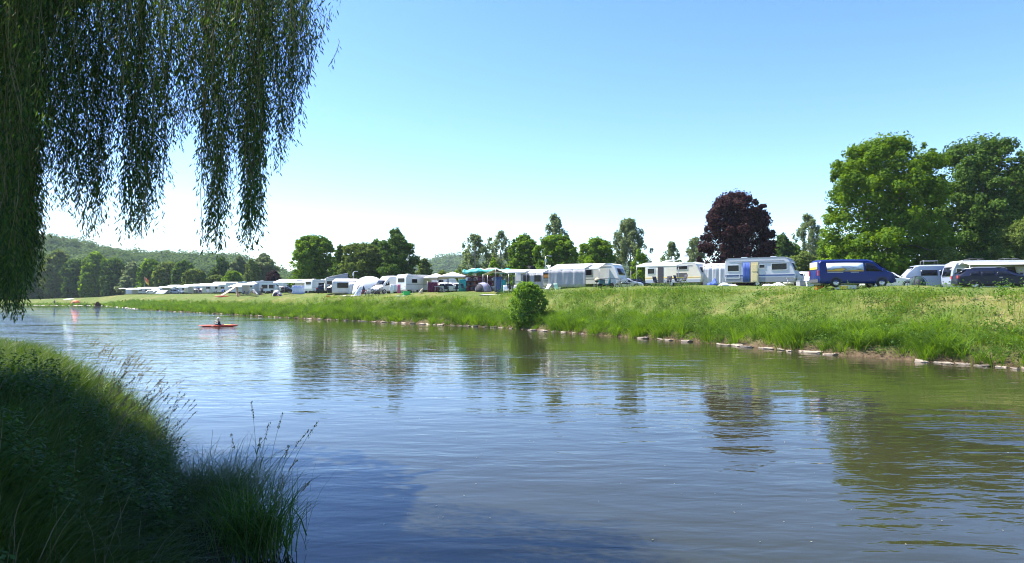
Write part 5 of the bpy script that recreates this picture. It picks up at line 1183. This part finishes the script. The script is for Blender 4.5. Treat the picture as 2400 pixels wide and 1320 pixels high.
# ---- gazebos
gazebo('beige square gazebo standing next to the racks, in front of the other', 1061, 83.5, d2(8), 3.9); gazebo('beige square gazebo partly behind the nearer one, beside the boxy caravan', 1022, 88, d2(8), 3.4)
for i, (px, D, rz, lb) in enumerate([(1046, 82, .4, 'dark chair under the gazebo by its front post'), (1068, 82.5, -.5, 'dark chair under the gazebo middle'), (1088, 79, .9, 'dark chair between gazebo and teal cloth'), (1033, 85, 2.2, 'dark chair at the seam of the two gazebos')]): chair(lb, px, D, rz, M_darkcloth, 'dark chairs around the gazebos')
car('white car parked behind the gazebos', 1052, 93, d2(10), M_white, HATCH, group='white cars behind the gazebos'); car('silver-white estate car behind the rack end of the gazebos', 1075, 96, d2(-10), M_grey, CAR)
caravan('pale caravan glimpsed through the gazebo posts', 1040, 101, d2(20), 4.6, 2.3, 2.0, M_white, M_white, [(-.6, .6, 1.3, 1.8)])
screen_wall('windbreak', 'maroon cloth windbreak before the gazebo', 1014, 82, .3, 1.3, 1.3, M_maroon, 2)
table('small steel table beside the maroon windbreak', 1027, 81.5, 0, None, .9)
def dog():
    root = put('dog', 'cream dog sitting on the lawn by the boxy caravan', 'dog', 987, 82, .5); J = [(-.18, 0, .12), (-.05, 0, .30), (.08, 0, .44), (.14, 0, .58), (.24, 0, .60), (.32, 0, .57), (-.05, -.09, .12), (.10, -.1, .05), (-.05, .09, .12), (.10, .1, .05), (.12, -.07, .22), (.14, -.07, .03), (.12, .07, .22), (.14, .07, .03), (-.38, 0, .05)]
    E = [(0, 1), (1, 2), (2, 3), (3, 4), (4, 5), (0, 6), (6, 7), (0, 8), (8, 9), (2, 10), (10, 11), (2, 12), (12, 13), (0, 14)]; rr = [.13, .13, .11, .08, .085, .045, .07, .04, .07, .04, .045, .035, .045, .035, .02]
    me = bpy.data.meshes.new('body'); me.from_pydata(J, E, []); o = link(bpy.data.objects.new('body', me), root); me.materials.append(mat('cream_fur', (.62, .50, .32), .9)); o.modifiers.new('skin', 'SKIN')
    for i, r_ in enumerate(rr): v_ = me.skin_vertices[0].data[i]; v_.radius = (r_, r_); v_.use_root = i == 0
    s_ = o.modifiers.new('sub', 'SUBSURF'); s_.levels = s_.render_levels = 1
dog()
# ---- boxy caravan, campervan, igloo
caravan('boxy white caravan showing its rear with window and lights', 972, 89.5, d2(48), 4.8, 2.5, 2.2, M_white, M_white, [(-1.4, -.5, 1.4, 1.9)], None, (1.15, .05, M_midgrey), None, lights=True, front='R', vents=1)
awning('white canopy sloping from the boxy caravan to the gazebos', 1005, 92, d2(12), 3.4, 2.2, 2.45, 2.0, M_canvas, '')
caravan('white caravan beneath the joined canopies beside the gazebos', 1012, 95, d2(20), 4.4, 2.45, 2.1, M_white, M_white, [(.8, 1.5, 1.4, 1.9), (-1.5, -.8, 1.4, 1.9)])
def front_camper(label, px, D, rz, H=2.6):
    root = put('campervan', label, 'camper van', px, D, rz); st = [(-2.7, .35, 1.2, H - .1, 1.0, .95), (-.2, .35, 1.2, H, 1.02, .95), (.7, .35, 1.2, H - .12, 1.02, .9), (1.3, .35, 1.15, 1.95, .98, .84), (1.85, .35, 1.1, 1.25, .95, .78), (2.4, .38, .9, 1.02, .92, .7), (2.6, .45, .7, .78, .8, .6)]
    loft(st, M_white, 'body', root); screen(root, 1.82, 1.28, 1.30, 1.93, .74, .72, 'windscreen'); glass_side(root, st, .8, 1.6, .05, .6, cut1=.3, name='cab_window'); glass_side(root, st, -1.8, -.6, .2, .6)
    for x in (-1.5, 1.7):
        for s in (-1, 1): wheel(root, x, s * .9, .33)
    for s in (-1, 1): b = MB(); b.box((2.5, s * .66, .82), (.14, .26, .16)); b.build('headlight', M_headl, root)
    b = MB(); b.box((2.6, 0, .5), (.1, 1.7, .22)); b.build('bumper', M_darkgrey, root); return root
front_camper('white campervan facing the river with a grey windscreen', 912, 91.5, d2(-128)); front_camper('second white campervan beside it, half hidden by hanging towels', 940, 97, d2(-125), 2.75)
def towels(label, px, D, L, ms):
    root = put('clothes_rack', label, 'clothes rack', px, D, .1); b = MB(); b.tube([(-L / 2, 0, 0), (-L / 2, 0, 1.5), (L / 2, 0, 1.5), (L / 2, 0, 0)], .02, 5); b.build('frame', M_steel, root)
    for i, m_ in enumerate(ms): x0 = -L / 2 + L * i / len(ms); x1 = x0 + L / len(ms) * .9; b = MB(); b.sheet(cloth((x0, -.03, 1.5), (x1, -.03, 1.5), (x1, -.05, .35 + .2 * (i % 2)), (x0, -.05, .35 + .2 * (i % 2)), 8, 3, 0, .02)); b.build('towel', m_, root)
towels('white, grey and pink towels drying before the second campervan', 927, 84, 1.35, [M_canvas, M_lightcloth, mat('pink_towel', (.6, .12, .2), .8)])
box_item('storage_box', 'bright green plastic tub on the lawn by the boxy caravan', 'tub', 953, 83, .3, (.85, .5, .45), M_greenp); heap('folded_cloth', 'pale green sheet spread beside the green tub', 941, 82.5, .8, .3, .08, M_lgreen)
def igloo():
    root = dome('big white arched event tent with open round sides', 866, 94, d2(8), 2.5, 2.2, 2.6, M_canvas, (-1.75, -.35, 1.35), 'arched_tent', pw=.5)
    b = MB(); n = 10; g = []
    for i in range(n + 1):
        x = .35 + 1.3 * i / n; hh = 1.35 * math.sqrt(max(.02, 1 - ((2 * i / n - 1) ** 2))); e = max(0, 1 - abs(x / 2.4) ** 2.4) ** .5; g.append([Vector((x, -2.2 * e * math.sqrt(max(0, 1 - min(1, (hh * j / 4) / (2.6 * e)) ** 2.5)) - .05, hh * j / 4 + .01)) for j in range(5)])
    b.sheet(g, .02); b.build('doorway_shade', M_darkcloth, root)  # second open arch, its shade set in as a dark sheet
igloo()
for i, (px, D, rz, m_, c_) in enumerate([(852, 88, .3, M_red, 'red'), (860, 87.2, -.4, M_silver, 'silver'), (868, 88.2, .8, M_navy, 'dark blue'), (876, 87.4, -.2, M_white, 'white'), (884, 88.5, .5, M_maroon, 'dark red'), (892, 88, -.7, M_darkgrey, 'dark grey')]): bicycle(f'{c_} bicycle in the row before the arched white tent', px, D, rz, m_, 'bicycles before the arched tent')
car('small dark car behind the bicycles of the arched tent', 893, 101, d2(-60), M_navy, HATCH)
# white tent with draped door, cloth runner
awning('small white tent with a draped open door', 838, 95, d2(-5), 1.6, 1.6, 2.2, 1.6, M_canvas, 'LRH', M_lightcloth, name='porch_tent')
def runner():
    root = put('cloth_sheet', 'long white cloth dragged out flat over the lawn', 'cloth', 826, 90); b = MB()
    g = [[Vector((x + .12 * math.sin(x * 3), y, .04 + .05 * math.sin(x * 5 + y * 4))) for y in (-.45, -.15, .15, .4)] for x in [-1.7 + .22 * k for k in range(16)]]; b.sheet(g, .02); b.build('cloth', M_canvas, root)
    b = MB(); b.sheet(cloth((1.0, .3, 1.5), (1.5, .3, 1.6), (1.2, -.1, .05), (.2, -.2, .05), 8, 6, .15, .03)); b.build('draped_end', M_canvas, root)
runner()
def extraP(root, h, H, W, f):
    b = MB(); b.sheet([[Vector((-h + .4, y, H + .05)), Vector((h - .9, y, H + .75))] for y in (-.9, .9)], .06); b.build('raised_roof', M_white, root)
    for y in (-.85, .85): b = MB(); b.sheet([[Vector((-h + .5, y, H + .02)), Vector((-h + .5, y, H + .06))], [Vector((h - 1, y, H + .02)), Vector((h - 1, y, H + .68))]], .02); b.build('roof_side', M_greycloth, root)
caravan('cream caravan with its pop-up roof raised at one end', 795, 99, d2(20), 4.4, 2.35, 2.1, M_cream, M_white, [(-1.9, -1.0, 1.35, 1.85)], None, None, None, vents=0, extra=extraP)
awning('cream awning tent with a small window beside the pop-up roof caravan', 812, 96, d2(4), 3.3, 2.2, 2.25, 1.85, M_beige, 'LF', M_beige, wwin=1, name='awning_tent')
car('dark estate car tucked under the cream awning tent', 806, 97, d2(5), M_navy, CAR)
screen_wall('guy_banner', 'small orange cushion-like ball and mat on the lawn', 769, 92, .2, .6, .25, M_orange, 2, 'mat')
# ---- middle distance
caravan('rounded white caravan seen end-on beside a dark open hatch', 748, 112, d2(55), 4.6, 2.35, 2.1, M_white, M_white, [(-1, .2, 1.3, 1.8)], vents=2)
car('dark car with raised tailgate next to the rounded caravan', 765, 105, d2(80), M_navy, HATCH)
b = MB(); tg = put('folding_ladder', 'pale steps leaning between the rounded caravan and the dark car', 'steps', 757, 104); b.box((0, 0, .4), (.5, .08, .8), rx=.3); b.build('treads', M_midgrey, tg)
caravan('white caravan with a small dark window behind the striped windbreak', 722, 118, d2(25), 4.8, 2.4, 2.1, M_white, M_white, [(-.2, .5, 1.3, 1.9), (1.1, 1.7, 1.3, 1.9)], vents=1)
car('dark blue car parked low before the small-windowed caravan', 735, 121, d2(-8), M_navy, HATCH)
awning('long white canopy stretching from the striped windbreak', 695, 118, d2(-6), 6.4, 2.6, 2.55, 1.95, M_canvas, '', poles=4)
screen_wall('striped_windbreak', 'blue and white striped windbreak under the long canopy', 700, 112, .05, 2.2, 1.55, M_striped, 3)
car('blue car in the shade under the long canopy', 668, 130, d2(-6), M_navy, HATCH)
dome('round beige shell tent between the long canopy and dark-windowed caravan', 649, 113, 0, .75, .7, 1.1, M_beige, (-.5, .5, .7), 'shell_tent')
caravan('white caravan with two large dark windows', 627, 126, d2(10), 4.2, 2.4, 2.1, M_white, M_white, [(-.9, .2, .95, 1.7), (.45, 1.5, .95, 1.7)], vents=1)
person('person in dark clothes standing at the caravan awning edge', P(614, 120), .3, STAND, (M_darkcloth, True), M_darkcloth)
awning('grey-walled white awning tent beside the dark-windowed caravan', 600, 126, d2(-12), 2.6, 2.6, 2.5, 1.9, M_canvas, 'LR', M_lightcloth, name='awning_tent')
awning('white canopy drooping low over chairs', 574, 130, d2(-14), 3.2, 3.0, 2.3, 1.6, M_canvas, '')
peaked('tiny white pointed tent before the grey-walled awning', 596, 118, .1, 1.5, 1.2, .35, 1.25, M_lightcloth, 'small_tent')
caravan('white caravan behind the drooping canopy', 585, 136, d2(15), 4.6, 2.45, 2.1, M_white, M_white, [(-.6, .6, 1.3, 1.85)], vents=2)
def panel():
    root = put('leaning_panel', 'long pale wooden panel leaning against an awning edge', 'panel', 543, 132, .75); b = MB(); b.prism([(-1.9, 0), (1.15, 2.0), (1.05, 2.08), (-2.0, .06)], -.8, .8); b.build('board', M_palewood, root); b = MB(); b.box((1.1, 0, 1.0), (.06, .9, 2.0)); b.build('support', M_palewood, root)
panel()
def kayak(label, loc, rz, L, m, m2=None, name='kayak'):
    root = thing(name, label, 'kayak', loc, rz); n = 24; V = []; Fs = []; K = 10
    for i in range(n + 1):
        u = i / n * 2 - 1; e = max(0, 1 - abs(u) ** 2.3); w_ = .30 * e ** .8 + .004; zc = .14 + .07 * abs(u) ** 3
        for k in range(K): a = 2 * math.pi * k / K; V.append((u * L / 2, w_ * math.cos(a), zc + (.13 * e ** .6 + .004) * math.sin(a) * (1 if math.sin(a) > 0 else 1.15)))
    for i in range(n):
        for k in range(K): j = (k + 1) % K; Fs.append((i * K + k, i * K + j, (i + 1) * K + j, (i + 1) * K + k))
    Fs.append(tuple(range(K))); Fs.append(tuple(n * K + k for k in range(K))[::-1]); b = MB(); b.add(V, Fs, True); b.build('hull', m, root)
    b = MB(); b.wheel((0, 0, 0), .1, .02, .0, 4); g = [[Vector((.42 * math.cos(a) * r_ + .1, .21 * math.sin(a) * r_, .27 + (.03 if r_ > .9 else .02))) for r_ in (.86, 1.0, 1.04)] for a in [k * math.pi / 9 for k in range(19)]]; b = MB(); b.sheet(g, .03); b.build('cockpit_rim', M_black, root)
    if m2: b = MB(); b.sheet([[Vector((.52 + .16 * i, y * (.27 - .012 * i * i), .285 - abs(y) * .035)) for y in (-.9, -.4, 0, .4, .9)] for i in range(6)], .02); b.build('spray_deck', m2, root)
    return root
kayak('red kayak lying on the grass before the leaning panel', P(520, 128), .1, 3.0, M_red)
# ---- far row: caravans and awnings up to the river bend
far_c = [(556, 142, 20, 4.8, 'white caravan behind the leaning panel, facing the small pointed tent'), (500, 165, 15, 5.0, 'white caravan under the longest far awning'), (455, 180, 20, 4.8, 'far white caravan beneath the bushy yellowish tree'), (425, 196, 10, 4.6, 'far white caravan with its roof just above two peaked awnings'), (382, 215, 25, 4.6, 'far white caravan close to the orange flag'), (338, 232, 15, 4.6, 'far white caravan second from the open meadow'), (312, 238, 30, 4.4, 'last far caravan at the open meadow end')]
for px, D, a, L, lb in far_c: caravan(lb, px, D, d2(a), L, 2.4, 2.1, M_white, M_white, [(-L * .3, -L * .1, 1.3, 1.8), (L * .12, L * .3, 1.3, 1.8)], vents=1, gas=False, group='caravans of the far row')
far_a = [(532, 150, 8, 5.6, 3.2, 2.7, 2.0, '', 'broad white awning above the red kayak'), (497, 158, 4, 5.6, 3.0, 2.55, 1.9, '', 'longest flat white awning of the far row'), (474, 162, 0, 4.4, 2.6, 2.45, 1.85, 'L', 'white awning with one side wall beside the longest one'), (452, 172, -8, 4.6, 2.6, 2.5, 1.95, '', 'white awning in front of the yellowish tree'), (436, 178, 8, 3.4, 2.4, 2.4, 1.8, 'R', 'white awning with a sagging side cloth'), (412, 190, -20, 4.2, 3, 2.7, 1.9, 'L', 'white high-peaked awning past the flag'), (392, 198, 16, 4.0, 2.8, 2.4, 1.8, '', 'white awning sloping towards the flag'), (372, 208, -10, 4.2, 2.6, 2.3, 1.8, 'R', 'white awning just beyond the orange flag'), (352, 214, 12, 4.0, 2.6, 2.4, 1.8, '', 'white awning right below the orange flag'), (334, 222, -16, 4.0, 2.6, 2.3, 1.75, 'L', 'white awning between flag and meadow'), (316, 228, 10, 4.0, 2.6, 2.25, 1.75, 'F', 'grey-fronted white awning near the meadow'), (368, 196, 0, 2.4, 2.0, 1.7, 1.2, '', 'low white shade cloth before the flag awning'), (383, 186, 0, 2.6, 1.8, 1.3, .4, '', 'white cloth sloping down to the lawn like a lean-to')]
for px, D, a, L, dep, hb, hf, wl, lb in far_a: awning(lb, px, D, d2(a), L, dep, hb, hf, M_canvas, wl, M_lightcloth, group='awnings of the far row')
for px, D, a, L, lb in [(690, 138, 12, 4.8, 'white caravan peeking over the long canopy by the striped windbreak'), (660, 142, 5, 4.6, 'white caravan behind the round beige shell tent'), (770, 118, -8, 4.6, 'white caravan roof behind the pop-up roof caravan, nearer the big maple'), (830, 112, 12, 4.8, 'white caravan behind the lamp post and porch tent'), (885, 106, -6, 4.6, 'white caravan rising just over the arched tent'), (535, 160, -10, 4.6, 'white caravan over the ridge of the broad awning near the red kayak')]: caravan(lb, px, D, d2(a), L, 2.45, 2.1, M_white, M_white, [(-L * .3, -L * .1, 1.3, 1.8), (L * .12, L * .3, 1.3, 1.8)], vents=2, gas=False, group='caravans of the second row')
def parasol(label, px, D, r_, H, m, group=None, dz=0., kn='parasol'):
    root = put(kn, label, 'parasol', px, D, 0, group, dz); b = MB(); b.tube([(0, 0, 0), (0, 0, H)], .03, 6); b.build('pole', M_steel, root)
    b = MB(); g = [[Vector((r_ * q * math.cos(a), r_ * q * math.sin(a), H - .42 * q ** 1.3)) for q in (.02, .35, .7, 1)] for a in [k * math.pi / 6 for k in range(13)]]; b.sheet(g, .02); b.build('canopy', m, root)
parasol('white parasol at the very end of the camp row', 291, 236, 2.0, 2.6, M_canvas)
def flag():
    root = put('flag', 'orange-red and yellow flag flying above the far awnings', 'flag', 339, 212); b = MB(); b.tube([(0, 0, 0), (0, 0, 6.0)], .05, 6, .03); b.build('flagpole', M_steel, root)
    for nm, z0, z1, m_ in (('flag_cloth', 4.9, 5.9, M_orange), ('flag_cloth', 4.2, 4.9, M_yellow)): b = MB(); b.sheet([[Vector((.04 + .16 * i, .10 * math.sin(i * 1.1), z0 - .14 * i + (z1 - z0) * j / 2)) for j in range(3)] for i in range(9)], .02); b.build(nm, m_, root)
flag()
cars_far = [(548, 152, M_navy, 'dark car shaded under the broad awning above the red kayak'), (486, 168, M_bluegrey, 'grey-blue car under the longest far awning'), (462, 176, M_darkgrey, 'dark car behind the far awning side wall'), (402, 204, M_navy, 'dark car beside the high-peaked far awning'), (358, 218, M_white, 'white car below the orange flag'), (415, 188, M_bluegrey, 'silver-blue car partly under the peaked far awning')]
for px, D, m_, lb in cars_far: car(lb, px, D, d2(-5), m_, HATCH, group='cars of the far row')
for px, D, m_, lb in [(470, 156, M_maroon, 'dark red camping chair under the far awnings'), (505, 150, M_darkcloth, 'dark camping chair under the longest far awning'), (520, 146, M_bluecloth, 'blue camping chair behind the red kayak'), (568, 124, M_darkcloth, 'dark camping chair under the drooping canopy'), (580, 124, M_greycloth, 'grey camping chair under the drooping canopy'), (487, 150, M_lightcloth, 'pale camping chair in the far row shade'), (640, 118, M_darkcloth, 'dark camping chair beside the two-windowed caravan'), (684, 112, M_white, 'white camping chair next to the striped windbreak')]: chair(lb, px, D, rnd.uniform(-1, 1), m_)
chair('low wooden lounger standing alone on the lawn slope', 600, 118, 1.3, M_palewood, fr=M_palewood, tilt=.5)
person('person in brown clothes sitting on the lawn slope', P(558, 124), .4, SIT, (M_brown, True), M_brown)
# people at the long dark table etc.
person('seated person in a white shirt before the canopy with dark car', P(657, 112), -.3, SIT, (M_canvas, True), M_bluecloth)
post_lamp('tall lamp post with speaker boxes behind the solar-panelled caravan', 1279, 92, 4.9, (4.3, 3.2)); post_lamp('lamp post behind the arched white tent', 828, 112, 3.9, (3.5,))
# ---- beach
parasol('pale turquoise parasol on the gravel beach', 158, 224, 1.3, 1.9, M_lgreen); parasol('white parasol on the gravel beach beside the orange beach tent', 167, 223, 1.2, 2.1, M_canvas)
dome('orange-red beach tent on the gravel', 178, 220, 0, 1.6, 1.2, 1.5, M_orange, (-.6, .6, .9), 'beach_tent')
person('dark figure sitting on the gravel beach edge', P(207, 203), .5, SIT, (M_darkcloth, True), M_darkcloth); person('sunbather in red sitting by the beach scrub', P(236, 196), -.4, SIT, (M_red, False), M_maroon); person('person in dark shorts standing on the shaded beach', P(128, 216), .2, STAND, (M_darkcloth, True), M_darkcloth)
tree('driftwood_bush', 'reddish brown bush on the beach edge', 'bush', 229, 201, 708, 9, leafmat('russet_leaves', G((.10, .05, .03), (.16, .08, .04)), .2), 'bush', seed=120, skirt=0)
# ---- kayak on the river with its paddler
kx, ky = (513 - CXP) / F * 63.5, 63.5
kayak('red kayak with a yellow spray deck gliding on the river', (kx, ky, -.06), .30, 3.75, M_red, M_yellow)
PAD = dict(SIT); PAD.update(pelvis=(.0, 0, .06), chest=(-.06, 0, .42), neck=(-.09, 0, .58), head=(-.12, 0, .70), crown_=(-.12, 0, .78), shl=(-.07, .18, .50), ell=(-.28, .26, .34), hal=(-.48, .20, .30), shr=(-.07, -.18, .50), elr=(-.28, -.27, .34), har=(-.50, -.24, .26), hil=(-.03, .09, .06), knl=(-.42, .1, .14), anl=(-.78, .08, .06), tol=(-.88, .08, .12), hir=(-.03, -.09, .06), knr=(-.42, -.1, .14), anr=(-.78, -.08, .06), tor=(-.88, -.08, .12))
person('paddler in a white cap and dark vest sitting in the red kayak', (kx + .1, ky, .08), .30, PAD, (M_darkcloth, False), M_darkcloth, hat=M_canvas)
pd = thing('paddle', 'long thin double paddle held across the red kayak', 'paddle', (kx + .1, ky, .08), .30); b = MB(); b.tube([(-.48, -1.05, .12), (-.48, 0, .30), (-.48, 1.0, .50)], .016, 6); b.build('shaft', M_darkgrey, pd)
for s, z in ((-1, .06), (1, .52)): b = MB(); b.sheet([[Vector((-.48 + a * .08, s * (.98 + q), z + (.02 if s > 0 else -.02) * q)) for a in (-1, 0, 1)] for q in (0, .15, .35, .42)], .01); b.build('paddle_blade', M_canvas, pd)
# ---- riprap stones along the far waterline
def stone_mesh(seed):
    r0 = random.Random(seed); bm = bmesh.new(); bmesh.ops.create_icosphere(bm, subdivisions=2, radius=1)
    for v_ in bm.verts:
        p = v_.co; k = 1 + .16 * math.sin(p.x * 3 + seed) + .15 * math.sin(p.y * 4 + seed * 2) + r0.uniform(-.10, .10); v_.co = Vector((max(-.85, min(.8, p.x * k)), max(-.7, min(.7, p.y * k)) , max(-.5, min(.34 + .15 * math.sin(seed * 3 + p.x * 2), p.z * k)) * 1.0))
    me = bpy.data.meshes.new('riprap_stone'); bm.to_mesh(me); bm.free(); me.materials.append(M_stone); return me
SM = [stone_mesh(k) for k in range(7)]; r0 = random.Random(5); ns = 0
def stone(px, size, dd):
    global ns
    p, tn = shore(px); nn = np.array([-tn[1], tn[0]]); nn = nn if sdist(np.array([p + nn]), FAR)[0] > 0 else -nn; q = p + nn * dd
    o = bpy.data.objects.new('riprap_stone', SM[r0.randrange(7)]); COL.objects.link(o); o.location = (q[0], q[1], .02 + .10 * size * r0.random()); o.rotation_euler = (r0.uniform(-.2, .2), r0.uniform(-.16, .16), math.atan2(tn[1], tn[0]) + r0.uniform(-.5, .5))
    o.scale = (size * r0.uniform(.8, 1.3), size * r0.uniform(.55, .8), size * r0.uniform(.20, .36)); setp(o, 'pale flat riprap stone lying at the foot of the far bank', 'stone', 'riprap stones along the far waterline'); ns += 1
for a, b_ in stone_px:
    px = a
    while px < b_: D = shore(px)[0][1]; s_ = r0.uniform(.22, .52); stone(px, s_, r0.uniform(-.25, .15)); stone(px + 5, s_ * .5, r0.uniform(.35, .7)); px += s_ * r0.uniform(1.3, 2.1) * F / D * 1.1
px = 300
while px < 1150: D = shore(px)[0][1]; s_ = r0.uniform(.16, .38) * (1 + D / 200); stone(px, s_, r0.uniform(-.25, .1)); px += max(4.5, s_ * 2.6 * F / D)
print('stones', ns)
